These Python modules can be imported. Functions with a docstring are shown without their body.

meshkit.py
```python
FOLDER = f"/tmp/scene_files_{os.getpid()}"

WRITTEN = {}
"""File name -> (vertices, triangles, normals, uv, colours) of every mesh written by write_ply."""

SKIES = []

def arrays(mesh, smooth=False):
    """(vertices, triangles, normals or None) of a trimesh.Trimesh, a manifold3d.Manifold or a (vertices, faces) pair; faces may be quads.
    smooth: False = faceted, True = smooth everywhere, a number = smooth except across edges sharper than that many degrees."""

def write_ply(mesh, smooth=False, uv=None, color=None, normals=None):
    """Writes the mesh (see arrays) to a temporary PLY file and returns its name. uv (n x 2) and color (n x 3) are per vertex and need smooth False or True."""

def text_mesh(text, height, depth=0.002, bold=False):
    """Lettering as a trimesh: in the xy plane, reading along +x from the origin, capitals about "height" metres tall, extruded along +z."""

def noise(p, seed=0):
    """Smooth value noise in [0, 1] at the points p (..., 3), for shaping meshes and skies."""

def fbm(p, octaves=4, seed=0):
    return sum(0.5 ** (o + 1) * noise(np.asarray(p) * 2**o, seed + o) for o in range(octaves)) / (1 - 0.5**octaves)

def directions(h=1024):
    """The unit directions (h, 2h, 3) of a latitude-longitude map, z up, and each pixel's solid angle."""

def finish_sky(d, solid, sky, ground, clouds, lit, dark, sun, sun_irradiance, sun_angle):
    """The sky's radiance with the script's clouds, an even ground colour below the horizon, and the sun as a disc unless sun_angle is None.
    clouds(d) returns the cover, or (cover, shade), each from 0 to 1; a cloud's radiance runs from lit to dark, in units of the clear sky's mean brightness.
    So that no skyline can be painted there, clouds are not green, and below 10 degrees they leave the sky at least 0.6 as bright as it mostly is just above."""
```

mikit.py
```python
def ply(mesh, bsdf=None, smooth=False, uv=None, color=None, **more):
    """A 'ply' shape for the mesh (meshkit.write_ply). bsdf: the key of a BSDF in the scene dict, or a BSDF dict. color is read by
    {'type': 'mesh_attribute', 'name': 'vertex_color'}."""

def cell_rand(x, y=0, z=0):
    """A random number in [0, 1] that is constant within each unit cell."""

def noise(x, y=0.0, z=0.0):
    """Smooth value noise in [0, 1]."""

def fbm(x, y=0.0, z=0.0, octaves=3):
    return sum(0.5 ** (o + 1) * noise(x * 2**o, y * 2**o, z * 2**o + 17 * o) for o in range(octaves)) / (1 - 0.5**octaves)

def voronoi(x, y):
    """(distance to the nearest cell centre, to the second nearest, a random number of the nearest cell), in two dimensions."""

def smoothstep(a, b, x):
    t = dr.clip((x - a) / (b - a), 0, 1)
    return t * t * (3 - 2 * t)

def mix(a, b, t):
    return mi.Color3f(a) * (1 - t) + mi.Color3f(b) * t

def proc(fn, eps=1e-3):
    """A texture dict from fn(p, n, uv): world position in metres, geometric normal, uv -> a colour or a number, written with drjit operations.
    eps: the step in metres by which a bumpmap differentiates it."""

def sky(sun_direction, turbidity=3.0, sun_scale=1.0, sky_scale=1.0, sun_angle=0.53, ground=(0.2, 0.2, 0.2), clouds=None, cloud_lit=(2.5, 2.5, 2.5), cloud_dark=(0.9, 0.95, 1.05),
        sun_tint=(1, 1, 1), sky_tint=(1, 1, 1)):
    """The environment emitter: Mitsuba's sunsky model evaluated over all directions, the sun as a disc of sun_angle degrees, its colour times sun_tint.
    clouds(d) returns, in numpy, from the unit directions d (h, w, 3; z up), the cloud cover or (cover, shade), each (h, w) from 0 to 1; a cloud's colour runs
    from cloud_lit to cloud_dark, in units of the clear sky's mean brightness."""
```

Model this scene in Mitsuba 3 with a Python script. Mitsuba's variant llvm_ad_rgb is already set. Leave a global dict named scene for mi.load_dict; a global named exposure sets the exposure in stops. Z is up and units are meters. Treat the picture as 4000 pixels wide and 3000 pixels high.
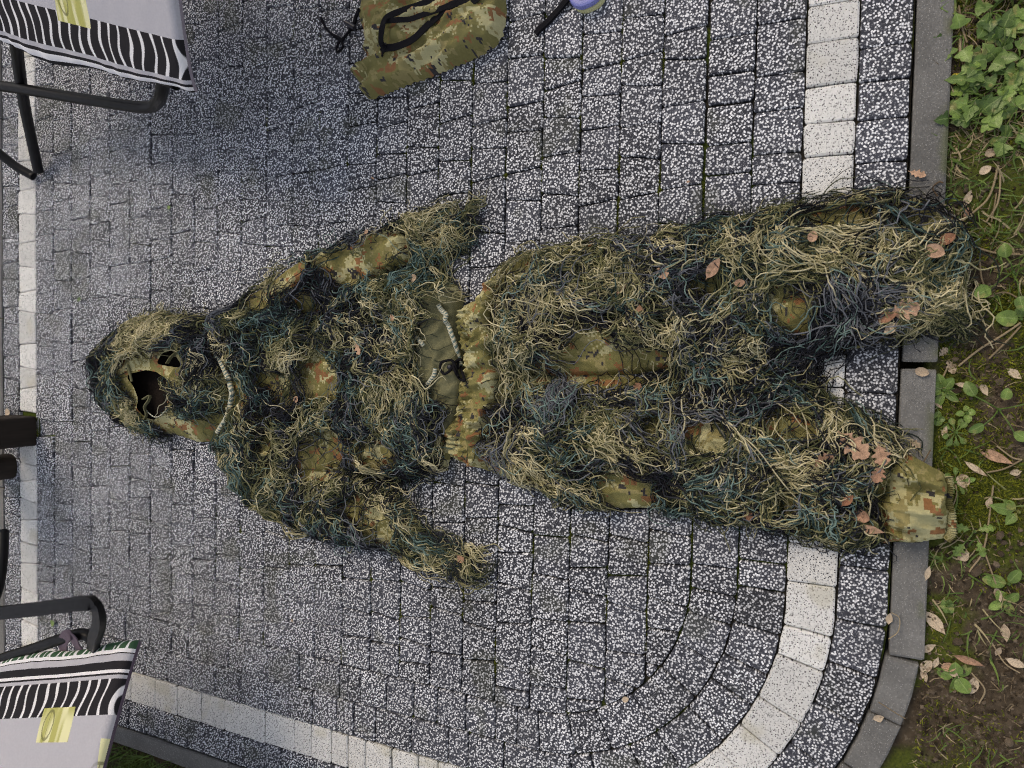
import math, random
import numpy as np, trimesh, drjit as dr, mitsuba as mi, mikit, meshkit
from shapely.geometry import Polygon, Point, box as sbox, LineString
from shapely import contains_xy
from scipy.ndimage import distance_transform_edt, gaussian_filter, map_coordinates
from scipy.spatial import Delaunay

scene, labels = {}, {}
T = mi.ScalarTransform4f
rng = np.random.default_rng(7)
random.seed(7)

# ------------------------------------------------------------------ camera, sky, exposure
FOC, EYE_H = 2770.0, 1.674


def rot(ax, a):
    c, s = math.cos(a), math.sin(a)
    return np.array({'x': [[1, 0, 0], [0, c, -s], [0, s, c]], 'y': [[c, 0, s], [0, 1, 0], [-s, 0, c]], 'z': [[c, -s, 0], [s, c, 0], [0, 0, 1]]}[ax])


CAM = rot('z', .0238) @ rot('y', .4219) @ rot('x', -.0301)
fw, up = CAM @ [0, 0, -1], CAM @ [0, 1, 0]
scene['camera'] = {'type': 'thinlens', 'fov': 2 * math.degrees(math.atan(2000 / FOC)), 'fov_axis': 'x', 'near_clip': 0.05, 'far_clip': 500.0,
                   'aperture_radius': 0.0022, 'focus_distance': 2.25,
                   'to_world': T().look_at(origin=[0, 0, EYE_H], target=[fw[0], fw[1], EYE_H + fw[2]], up=up.tolist())}
scene['sky'] = mikit.sky([-0.35, 0.55, 0.76], turbidity=4, sun_scale=0.55, sun_angle=28, clouds=lambda d: 1.0, cloud_lit=(2.0, 2.08, 2.3), cloud_dark=(1.0, 1.0, 1.0))
exposure = 1.3


def at(u, v, z=0.0):
    """The point at height z seen at a pixel of the 4000 x 3000 photograph (a survey of the place, from its known paving courses)."""
    d = CAM @ np.array([(u - 2000) / FOC, -(v - 1500) / FOC, -1.0])
    t = (z - EYE_H) / d[2]
    return np.array([d[0] * t, d[1] * t, z])


def row_of(x, y):
    d = np.array([x, y, -EYE_H]) @ CAM
    return 1500 + FOC * d[1] / d[2]


def poly(pts, z=0.0):
    return Polygon([at(u, v, z)[:2] for u, v in pts]).buffer(0)


# ------------------------------------------------------------------ helpers
def key_for(name, parent=None):
    base = f'{parent}__{name}' if parent else name
    key, n = base, 0
    while key in scene or key in labels or any(k.startswith(key + '__') for k in (labels if not parent else ())):
        n += 1
        key = f'{base}_{n:03d}'
    return key


COUNT = {}


def obj(name, mesh, mat, parent=None, smooth=False, uv=None, kind=None, label=None, cat=None, group=None):
    base = f'{parent}__{name}' if parent else name
    n = COUNT.get(base, 0)
    COUNT[base] = n + 1
    key = base if n == 0 else f'{base}_{n:03d}'
    scene[key] = mikit.ply(mesh, mat, smooth=smooth, uv=uv)
    note = {k: v for k, v in dict(label=label, category=cat, group=group, kind=kind).items() if v}
    if note:
        labels[key] = note
    return key


def thing(name, label, cat, group=None, kind=None):
    n = COUNT.get(name, 0)
    COUNT[name] = n + 1
    key = name if n == 0 else f'{name}_{n:03d}'
    labels[key] = {k: v for k, v in dict(label=label, category=cat, group=group, kind=kind).items() if v}
    return key


def cat_meshes(ms):
    vs, fs, o = [], [], 0
    for v, f in ms:
        vs.append(v); fs.append(np.asarray(f) + o); o += len(v)
    return np.vstack(vs), np.vstack(fs)


def strands_mesh(P, rad, sides=3):
    """Tubes along the polylines P (n, s, 3); rad (n,) or (n, s)."""
    n, s, _ = P.shape
    t = np.gradient(P, axis=1)
    t /= np.linalg.norm(t, axis=2, keepdims=True) + 1e-9
    ref = np.where(np.abs(t[..., 2:]) < .9, [0, 0, 1.0], [1.0, 0, 0])
    a = np.cross(t, ref); a /= np.linalg.norm(a, axis=2, keepdims=True) + 1e-9
    b = np.cross(a, t)
    r = np.broadcast_to(np.asarray(rad, float).reshape(n, -1), (n, s))[:, :, None]
    ang = np.arange(sides) * 2 * np.pi / sides + np.pi / 2
    V = np.stack([P + r * (np.cos(q) * a + np.sin(q) * b) for q in ang], 2)
    i, j, k = np.meshgrid(np.arange(n), np.arange(s - 1), np.arange(sides), indexing='ij')
    at0 = lambda jj, kk: (i * s + jj) * sides + kk
    A, B, C, D = at0(j, k), at0(j, (k + 1) % sides), at0(j + 1, (k + 1) % sides), at0(j + 1, k)
    F = np.concatenate([np.stack([A, B, C], -1).reshape(-1, 3), np.stack([A, C, D], -1).reshape(-1, 3)])
    return V.reshape(-1, 3), F


def tube(points, r, sides=10, steps=6, closed_ends=True):
    """One smooth tube through points (Catmull-Rom), with end caps."""
    p = np.asarray(points, float)
    q = np.vstack([2 * p[0] - p[1], p, 2 * p[-1] - p[-2]])
    out = []
    for i in range(1, len(q) - 2):
        for t in np.linspace(0, 1, steps, endpoint=False):
            out.append(.5 * ((2 * q[i]) + (q[i + 1] - q[i - 1]) * t + (2 * q[i - 1] - 5 * q[i] + 4 * q[i + 1] - q[i + 2]) * t ** 2 + (3 * q[i] - q[i - 1] - 3 * q[i + 1] + q[i + 2]) * t ** 3))
    out = np.array(out + [p[-1]])
    V, F = strands_mesh(out[None], np.full(1, r), sides)
    n = len(V)
    caps = [[n, k, (k + 1) % sides] for k in range(sides)] + [[n + 1, n - sides + (k + 1) % sides, n - sides + k] for k in range(sides)]
    return np.vstack([V, out[:1], out[-1:]]), np.vstack([F, caps])


def ribbon(points, width, thick=0.0015, side=None, steps=6):
    """A flat strap: a thin closed box swept along points; side: the width direction (else horizontal, square to the path)."""
    p = np.asarray(points, float)
    q = np.vstack([2 * p[0] - p[1], p, 2 * p[-1] - p[-2]])
    out = []
    for i in range(1, len(q) - 2):
        for t in np.linspace(0, 1, steps, endpoint=False):
            out.append(.5 * ((2 * q[i]) + (q[i + 1] - q[i - 1]) * t + (2 * q[i - 1] - 5 * q[i] + 4 * q[i + 1] - q[i + 2]) * t ** 2 + (3 * q[i] - q[i - 1] - 3 * q[i + 1] + q[i + 2]) * t ** 3))
    out = np.array(out + [p[-1]])
    t = np.gradient(out, axis=0); t /= np.linalg.norm(t, axis=1, keepdims=True)
    if side is None:
        s = np.cross([0, 0, 1.0], t)
    else:
        s = np.broadcast_to(np.asarray(side, float), t.shape); s = s - (s * t).sum(1, keepdims=True) * t
    s = s / (np.linalg.norm(s, axis=1, keepdims=True) + 1e-9)
    nn = np.cross(t, s)
    w, h = width / 2, thick / 2
    V = np.stack([out + s * w + nn * h, out - s * w + nn * h, out - s * w - nn * h, out + s * w - nn * h], 1)
    m = len(out)
    F = []
    for j in range(m - 1):
        for k in range(4):
            a, b = j * 4 + k, j * 4 + (k + 1) % 4
            F += [[a, b, b + 4], [a, b + 4, a + 4]]
    F += [[0, 2, 1], [0, 3, 2], [m * 4 - 4, m * 4 - 3, m * 4 - 2], [m * 4 - 4, m * 4 - 2, m * 4 - 1]]
    return V.reshape(-1, 3), np.array(F)


# ------------------------------------------------------------------ materials
def diffuse(name, fn, rough=0.85, spec=0.3, bump=None, bump_eps=1e-3):
    b = {'type': 'principled', 'base_color': mikit.proc(fn) if callable(fn) else {'type': 'rgb', 'value': list(fn)}, 'roughness': rough, 'specular': spec}
    if bump:
        b = {'type': 'bumpmap', 'arbitrary': mikit.proc(bump, eps=bump_eps), 'scale': 1.0, 'bsdf': b}
    scene[name] = {'type': 'twosided', 'bsdf': b}
    return name


ss, mix, fbm, noise, vor, crand = mikit.smoothstep, mikit.mix, mikit.fbm, mikit.noise, mikit.voronoi, mikit.cell_rand


def f_paver(p, n, uv):
    x, y = p.x, p.y
    base = mix((.020, .022, .031), (.056, .060, .080), fbm(x * 260, y * 260))
    base = base * (0.65 + 0.7 * uv.x)
    d1, d2, r = vor(x * 172 + uv.x * 37, y * 172)
    spot = ss(.43, .30, d1 + .22 * noise(x * 420, y * 420) - .1) * dr.select(r > .28, 1.0, 0.0)
    base = mix(base, mix((.50, .52, .57), (.92, .94, .99), crand(r * 977, 3)), spot)
    d3, d4, r3 = vor(x * 330 + 9, y * 330 + uv.x * 11)
    base = mix(base, (.30, .31, .34), ss(.36, .22, d3) * dr.select(r3 > .62, .8, 0.0))
    dirt = ss(.55, .8, fbm(x * 7 + 3, y * 7, octaves=4)) * .25
    base = mix(base, (.030, .032, .032), dirt)
    base = mix(base, (.045, .05, .025), ss(.60, .74, fbm(x * 11 + 1, y * 11, octaves=4)) * .35)
    return base * (.92 + .16 * fbm(x * 3.1, y * 3.1 + 7)) * (.9 + .2 * uv.y)


def f_white(p, n, uv):
    x, y = p.x, p.y
    base = mix((.56, .565, .56), (.74, .745, .74), fbm(x * 230, y * 230)) * (.88 + .24 * uv.x)
    d1, d2, r = vor(x * 185, y * 185)
    base = mix(base, (.05, .05, .06), ss(.30, .19, d1 + .2 * noise(x * 400, y * 400) - .1) * dr.select(r > .45, 1.0, 0.0))
    d3, d4, r3 = vor(x * 330, y * 330)
    base = mix(base, (.16, .16, .17), ss(.3, .2, d3) * dr.select(r3 > .7, .9, 0.0))
    base = mix(base, (.42, .40, .30), ss(.6, .8, fbm(x * 14, y * 14 + 5)) * .45)
    return base


def f_kerb(p, n, uv):
    x, y = p.x, p.y
    base = mix((.125, .125, .124), (.20, .20, .197), fbm(x * 300, y * 300))
    base = base * (.72 + .5 * fbm(x * 16, y * 16)) * (.9 + .2 * uv.x)
    d1, d2, r = vor(x * 250, y * 250)
    base = mix(base, (.42, .42, .42), ss(.22, .12, d1) * dr.select(r > .72, .8, 0.0))
    base = mix(base, (.10, .115, .05), ss(.55, .75, fbm(x * 22 + 5, y * 22)) * ss(.175, .2, x) * .7)
    return base


def f_joint(p, n, uv):
    m = ss(.52, .66, fbm(p.x * 7 + 11, p.y * 7, octaves=4))
    soil = mix((.012, .011, .009), (.045, .04, .032), noise(p.x * 400, p.y * 400))
    return mix(soil, mix((.03, .045, .008), (.09, .12, .02), noise(p.x * 300, p.y * 300)), m)


def f_soil(p, n, uv):
    x, y = p.x, p.y
    s = mix((.028, .021, .014), (.105, .082, .058), fbm(x * 90, y * 90, octaves=4))
    s = mix(s, (.17, .14, .105), ss(.62, .78, fbm(x * 160 + 4, y * 160)) * .6)
    g = mix((.022, .034, .007), (.10, .125, .018), fbm(x * 210, y * 210))
    return mix(s, g, ss(.44, .62, fbm(x * 9 + 2, y * 9 + 1, octaves=4)) * .85)


def camo(p, scale=1.0, shift=0.0):
    q = 1 / (0.0048 * scale)
    ix, iy = dr.floor(p.x * q), dr.floor(p.y * q)
    big = fbm(ix * .075 + shift, iy * .11 + 3.3)
    sm = fbm(ix * .21 + 17 + shift, iy * .23)
    jit = crand(ix, iy) - .5
    c = mi.Color3f(.165, .152, .055)
    c = dr.select(big + .12 * jit > .56, mi.Color3f(.37, .35, .19), c)
    c = dr.select(sm + .10 * jit < .335, mi.Color3f(.235, .205, .088), c)
    c = dr.select(sm + .12 * jit > .675, mi.Color3f(.21, .105, .045), c)
    c = dr.select(fbm(ix * .26 + 51, iy * .3 + 9 + shift) + .1 * jit > .755, mi.Color3f(.035, .033, .035), c)
    return c * (.9 + .2 * fbm(p.x * 900, p.y * 900))


def f_camo(p, n, uv):
    return camo(p) * 1.15


def f_camo_bag(p, n, uv):
    return camo(p, .95, 40.0) * 1.1


def f_lining(p, n, uv):
    return mix((.115, .115, .06), (.19, .185, .105), fbm(p.x * 14, p.y * 14)) * (.92 + .16 * fbm(p.x * 700, p.y * 700))


PAL = [(.010, .010, .013), (.026, .028, .038), (.17, .18, .205), (.026, .036, .028), (.095, .105, .048), (.22, .215, .105), (.39, .36, .205), (.62, .565, .37), (.050, .090, .088), (.20, .29, .265)]


def f_yarn(p, n, uv):
    k = uv.x * 10
    c = mi.Color3f(PAL[0])
    for i in range(1, 10):
        c = dr.select(k > i, mi.Color3f(PAL[i]), c)
    return c * (.75 + .5 * uv.y) * (.8 + .4 * noise(p.x * 700, p.y * 700, p.z * 700))


def f_rope(p, n, uv):
    tw = uv.x * 1.0 + uv.y
    return dr.select(tw - dr.floor(tw) > .5, mi.Color3f(.62, .58, .44), mi.Color3f(.16, .22, .21)) * (.8 + .4 * noise(p.x * 900, p.y * 900))


def f_leaf(p, n, uv):
    # uv.x picks the leaf, uv.y runs across the blade
    c = mix((.17, .10, .06), (.52, .43, .32), uv.x)
    c = mix(c, (.16, .10, .06), ss(.55, .75, fbm(p.x * 130, p.y * 130 + 4)) * .6)
    c = c * (.7 + .55 * fbm(p.x * 260, p.y * 260))
    return mix(c, c * .6, ss(.10, .02, dr.abs(uv.y)) * .7)


def f_rust(p, n, uv):
    c = mix((.20, .085, .045), (.44, .29, .20), uv.x) * (.55 + .9 * fbm(p.x * 180, p.y * 180))
    return mix(c, c * .55, ss(.10, .02, dr.abs(uv.y)) * .7)


def f_green(p, n, uv):
    c = mix((.035, .075, .015), (.17, .26, .055), uv.x) * (.6 + .8 * fbm(p.x * 120, p.y * 120))
    c = mix(c, (.26, .24, .08), ss(.62, .78, fbm(p.x * 60 + 8, p.y * 60)) * .6)
    return mix(c, (.27, .36, .13), ss(.09, .02, dr.abs(uv.y)) * .6)


def f_moss(p, n, uv):
    return mix((.035, .050, .008), (.22, .24, .025), uv.x) * (.7 + .6 * uv.y)


def f_grass(p, n, uv):
    return mix(mix((.055, .10, .02), (.17, .25, .055), uv.x), (.34, .29, .17), ss(.78, .82, uv.x))


def f_straw(p, n, uv):
    return mix((.11, .075, .045), (.44, .36, .23), uv.x)


def f_crumb(p, n, uv):
    return mix((.03, .023, .016), (.17, .135, .10), uv.x * uv.x)


diffuse('mat_paver', f_paver, .8, .35)
diffuse('mat_white_paver', f_white, .8, .35)
diffuse('mat_kerb', f_kerb, .9, .25)
diffuse('mat_joint', f_joint, 1, .1)
diffuse('mat_soil', f_soil, 1, .1)
diffuse('mat_camo', f_camo, .8, .25)
diffuse('mat_camo_bag', f_camo_bag, .75, .3)
diffuse('mat_lining', f_lining, .8, .25)
diffuse('mat_yarn', f_yarn, .75, .25)
diffuse('mat_rope', f_rope, .8, .2)
diffuse('mat_dead_leaf', f_leaf, .75, .25)
diffuse('mat_rust_leaf', f_rust, .75, .25)
diffuse('mat_moss', f_moss, .9, .15)
diffuse('mat_grass', f_grass, .6, .3)
diffuse('mat_green_leaf', f_green, .45, .4)
diffuse('mat_straw', f_straw, .85, .2)
diffuse('mat_yellow', (.55, .45, .03), .6, .3)
diffuse('mat_crumb', f_crumb, 1, .1)
diffuse('mat_black_web', lambda p, n, uv: mix((.004, .004, .006), (.010, .010, .014), noise(p.x * 1500, p.y * 1500)), .8, .12)
diffuse('mat_button', (.02, .02, .03), .35, .5)
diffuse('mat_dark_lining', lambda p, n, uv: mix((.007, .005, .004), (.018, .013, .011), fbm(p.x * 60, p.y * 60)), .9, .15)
diffuse('mat_frame', lambda p, n, uv: mix((.004, .004, .005), (.010, .010, .012), fbm(p.x * 60, p.y * 60, p.z * 60)), .42, .22)
diffuse('mat_dark_wood', lambda p, n, uv: mix((.010, .007, .005), (.028, .020, .015), fbm(p.x * 30, p.y * 120, p.z * 8)), .6, .3)

# ------------------------------------------------------------------ ground, soil and paving
g = sbox(-60, -60, 60, 60)
obj('ground', (np.array([[-60, -60, -.1], [60, -60, -.1], [60, 60, -.1], [-60, 60, -.1]], float), np.array([[0, 1, 2], [0, 2, 3]])), 'mat_soil', kind='structure')

CX, CY = -.682, -.515           # centre of the rounded corner
RAD = [.403, .506, .610, .713, .812, .878]
TOP = 1.75
LEFT = -2.878


def corner_region(r, left=LEFT):
    """Everything inside the kerb line of radius r."""
    arc = [(CX + r * math.cos(a), CY + r * math.sin(a)) for a in np.linspace(0, -math.pi / 2, 40)]
    return Polygon([(CX + r, TOP)] + arc + [(left, CY - r), (left, TOP)])


JOINTS = {  # joints surveyed on the photograph: course -> rows (upper half), in 4000 x 3000 pixels
    0: [24, 164, 381, 497, 591], 1: [154, 294, 410, 547, 670, 2342, 2430], 2: [36, 193, 330, 424, 545, 651, 788, 2308, 2441], 3: [362, 485, 641, 735, 2263, 2383, 2489],
    4: [487, 600, 690, 2268, 2407, 2516], 5: [412, 574, 673, 2287, 2412, 2509], 6: [311, 463, 627, 757, 2386, 2554], 7: [162, 321, 477, 579, 697, 2350, 2448, 2581],
    8: [68, 222, 405, 511, 668, 2292, 2436, 2612], 9: [46, 224, 333, 458, 602, 759, 2255, 2424, 2542, 2687], 10: [128, 258, 371, 499, 663, 791, 2316, 2436, 2598, 2738],
    11: [63, 217, 333, 487, 615, 2251, 2371, 2552, 2675], 12: [116, 229, 405, 559, 730, 2205, 2352, 2463, 2610], 13: [142, 284, 403, 562, 680, 2212, 2378],
    14: [80, 289, 429, 600, 716, 2304, 2424], 15: [157, 330, 475, 607, 771, 2284, 2444, 2582], 16: [176, 313, 463, 632, 2221, 2423, 2540]}


def fill(ys, lo, hi, lengths=(.062, .075, .09, .105, .12)):
    """Joint positions from lo to hi: the surveyed ones, with likely lengths between."""
    y = lo - rng.uniform(.0, .05)
    out = [y]
    ys = sorted(v for v in ys if lo < v < hi)
    for target in ys + [hi]:
        while target - y > .135:
            y += rng.choice(lengths)
            if target - y < .045:
                break
            out.append(y)
        if target is not hi:
            out.append(target)
        y = target
    return out


def solve_y(x, v):
    lo, hi = -1.8, 1.8
    for _ in range(40):
        m = (lo + hi) / 2
        if row_of(x, m) > v:
            lo = m
        else:
            hi = m
    return lo


pieces = []    # (polygon, kind)
field = corner_region(RAD[0])
for k in range(-13, 13):
    xa, xb = -1.582 + .1 * k, -1.482 + .1 * k
    if k == -13:
        xa = LEFT
    js = fill([solve_y((xa + xb) / 2, v) for v in JOINTS.get(k, [])], CY - (RAD[0] if k > -12 else RAD[3]), TOP)
    sl = [(1 if i % 2 else -1) * rng.uniform(.002, .0075) for i in range(len(js))]
    for i in range(len(js) - 1):
        q = Polygon([(xa, js[i] - sl[i]), (xb, js[i] + sl[i]), (xb, js[i + 1] + sl[i + 1]), (xa, js[i + 1] - sl[i + 1])])
        q = q.intersection(field if k > -12 else sbox(-9, CY - RAD[3], 9, 9))
        if q.geom_type == 'Polygon' and q.area > 4e-4:
            pieces.append((q, 'white_paver' if k == -12 else 'paver'))
for ring in range(4):
    r0, r1 = RAD[ring], RAD[ring + 1]
    rm = (r0 + r1) / 2
    L1, L2, L3 = TOP - CY, math.pi / 2 * rm, CX - (LEFT + (.202 if ring < 3 else 0))
    surveyed = [TOP - solve_y(CX + rm, v) for v in JOINTS[13 + ring] if solve_y(CX + rm, v) > CY]
    js = fill(surveyed, 0, L1 + L2 + L3)
    js = [max(js[0], .001)] + js[1:] + [L1 + L2 + L3]

    def place(s, r, tilt=0):
        if s < L1:
            return (CX + r, TOP - s)
        if s < L1 + L2:
            a = -(s - L1) / rm
            return (CX + r * math.cos(a), CY + r * math.sin(a))
        return (CX - (s - L1 - L2), CY - r)

    for i in range(len(js) - 1):
        ta, tb = rng.uniform(-.006, .006, 2)
        a, b = js[i], js[i + 1]
        if b - a < .03:
            continue
        ia, oa = a + (ta if 0 < i else 0), a - (ta if 0 < i else 0)
        ss_ = np.linspace(0, 1, 4)
        q = Polygon([place(a + (b - a) * t, r0) for t in ss_] + [place(a + (b - a) * t, r1) for t in ss_[::-1]])
        if q.is_valid and q.area > 4e-4:
            pieces.append((q, 'white_paver' if ring == 2 else 'paver'))


def paver_mesh(q, gap=.0042, z0=0.0, tilt=(0, 0), depth=.04, bevel=.0032, corner=.006, wob=.0007):
    q = q.buffer(-gap / 2, join_style=2)
    r = q.buffer(-corner).buffer(corner, quad_segs=2) if q.buffer(-corner).area > 1e-4 else q
    if r.geom_type != 'Polygon' or r.area < 2e-4:
        return None
    r = r.simplify(.0009)
    ring = np.array(r.exterior.coords)[:-1]
    if not r.exterior.is_ccw:
        ring = ring[::-1]
    dense = []
    for i in range(len(ring)):
        a, b = ring[i], ring[(i + 1) % len(ring)]
        n = 2 if np.linalg.norm(b - a) > .035 else 1
        dense += [a + (b - a) * t / n for t in range(n)]
    ring = np.array(dense) + rng.normal(0, wob, (len(dense), 2))
    c = ring.mean(0)
    d = ring - c
    inner = c + d * (1 - bevel * 1.3 / np.maximum(np.linalg.norm(d, axis=1, keepdims=True), .01))
    n = len(ring)
    zt = z0 + (inner - c) @ np.array(tilt) + rng.normal(0, .0002, n)
    V = np.vstack([np.c_[inner, zt], np.c_[ring, zt - bevel * .9], np.c_[ring, np.full(n, -depth)], [[c[0], c[1], z0]]])
    F = []
    for i in range(n):
        j = (i + 1) % n
        F += [[i, j, 3 * n], [n + i, n + j, j], [n + i, j, i], [2 * n + i, 2 * n + j, n + j], [2 * n + i, n + j, n + i]]
    return V, np.array(F)


def area_px(q):
    """How large a piece shows in the frame."""
    c = np.array(q.centroid.coords[0])
    d = np.array([c[0], c[1], -EYE_H]) @ CAM
    u, v = 2000 - FOC * d[0] / d[2], 1500 + FOC * d[1] / d[2]
    return q.area / d[2] ** 2 * (1 if -150 < u < 4150 and -150 < v < 3150 else .001)


pavement = thing('pavement', 'speckled dark grey sett pavement edged with a white course', None, kind='structure')
jb = corner_region(RAD[4] + .002)
tri = trimesh.creation.triangulate_polygon(jb, engine='earcut')
obj('bedding', (np.c_[tri[0], np.full(len(tri[0]), -.013)], tri[1]), 'mat_joint', pavement)
rest_v = {'paver': [], 'white_paver': []}
for kindname in ('paver', 'white_paver'):
    mine = sorted([q for q, k in pieces if k == kindname], key=area_px, reverse=True)
    for i, q in enumerate(mine):
        near = q.distance(Point(-2.70, -.32)) < .02
        m = paver_mesh(q, z0=rng.normal(0, .0011) - (.012 if near else 0), tilt=rng.normal(0, .012, 2), gap=rng.uniform(.0026, .0048) if q.centroid.x > -1.3 else rng.uniform(.0011, .0026))
        if m is None:
            continue
        uv = np.tile(rng.uniform(0, 1, 2), (len(m[0]), 1))
        if i < 295:
            obj(kindname, m, 'mat_' + kindname, pavement, uv=uv)
        else:
            rest_v[kindname].append((m, uv))
    if rest_v[kindname]:
        m = cat_meshes([a for a, b in rest_v[kindname]])
        obj('far_' + kindname + 's', m, 'mat_' + kindname, pavement, uv=np.vstack([b for a, b in rest_v[kindname]]), kind='stuff')

kerb = thing('kerb', 'plain grey concrete kerb around the setts', None, kind='structure')


def kerb_piece(pts):
    q = Polygon(pts)
    m = paver_mesh(q, gap=.003, z0=rng.normal(.002, .001), depth=.12, bevel=.004, corner=.003, wob=.0004)
    obj('kerb_stone', m, 'mat_kerb', kerb, uv=np.tile(rng.uniform(0, 1, 2), (len(m[0]), 1)))


ri, ro = RAD[4] + .004, RAD[4] + .070
ys = [1.75, .93, -.003, -.012, CY - .135]
kerb_piece([(CX + ri, .93), (CX + ro, .93), (CX + ro, 1.75), (CX + ri, 1.75)])
kerb_piece([(CX + ri, .004), (CX + ro, .004), (CX + ro, .93), (CX + ri, .93)])
kerb_piece([(CX + ri, CY - .1), (CX + ro, CY - .1), (CX + ro, -.008), (CX + ri, -.008)])
aa = list(np.linspace(-.122, -math.pi / 2, 10))
for a, b in zip(aa[:-1], aa[1:]):
    s = np.linspace(a, b, 3)
    kerb_piece([(CX + ri * math.cos(t), CY + ri * math.sin(t)) for t in s] + [(CX + ro * math.cos(t), CY + ro * math.sin(t)) for t in s[::-1]])
xs = [CX, -1.05, -1.722, -2.45, LEFT - .07]
for a, b in zip(xs[:-1], xs[1:]):
    kerb_piece([(b, CY - ro), (a, CY - ro), (a, CY - ri), (b, CY - ri)])
yy = [CY - ri, -.55, .1, .85, TOP]
for a, b in zip(yy[:-1], yy[1:]):
    kerb_piece([(LEFT - .07, a), (LEFT - .004, a), (LEFT - .004, b), (LEFT - .07, b)])


def soil_height(x, y):
    p = np.stack([x, y, x * 0], -1)
    return -.020 + .022 * (meshkit.fbm(p * 9, 4) - .5) + .012 * (meshkit.fbm(p * 45, 3, seed=5) - .5) + .004 * (meshkit.noise(p * 190, seed=9) - .5)


def soil_patch(x0, y0, x1, y1, step, inside):
    nx, ny = int((x1 - x0) / step), int((y1 - y0) / step)
    X, Y = np.meshgrid(np.linspace(x0, x1, nx), np.linspace(y0, y1, ny), indexing='ij')
    Z = soil_height(X, Y)
    # falls under the kerb inside the paved area
    deep = contains_xy(inside, X, Y)
    Z = np.where(deep, -.09, Z)
    V = np.stack([X, Y, Z], -1).reshape(-1, 3)
    i, j = np.meshgrid(np.arange(nx - 1), np.arange(ny - 1), indexing='ij')
    a = i * ny + j
    F = np.stack([np.stack([a, a + ny, a + ny + 1], -1), np.stack([a, a + ny + 1, a + 1], -1)], 2).reshape(-1, 3)
    keep = ~deep.reshape(-1)[F].all(1)
    return V, F[keep]


inner_kerb = corner_region(ri + .045)
m = cat_meshes([soil_patch(.0, -1.3, .75, 1.2, .006, inner_kerb), soil_patch(-2.6, -2.0, .0, -1.30, .012, inner_kerb)])
obj('garden_soil', m, 'mat_soil', kind='structure', smooth=True)

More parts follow.
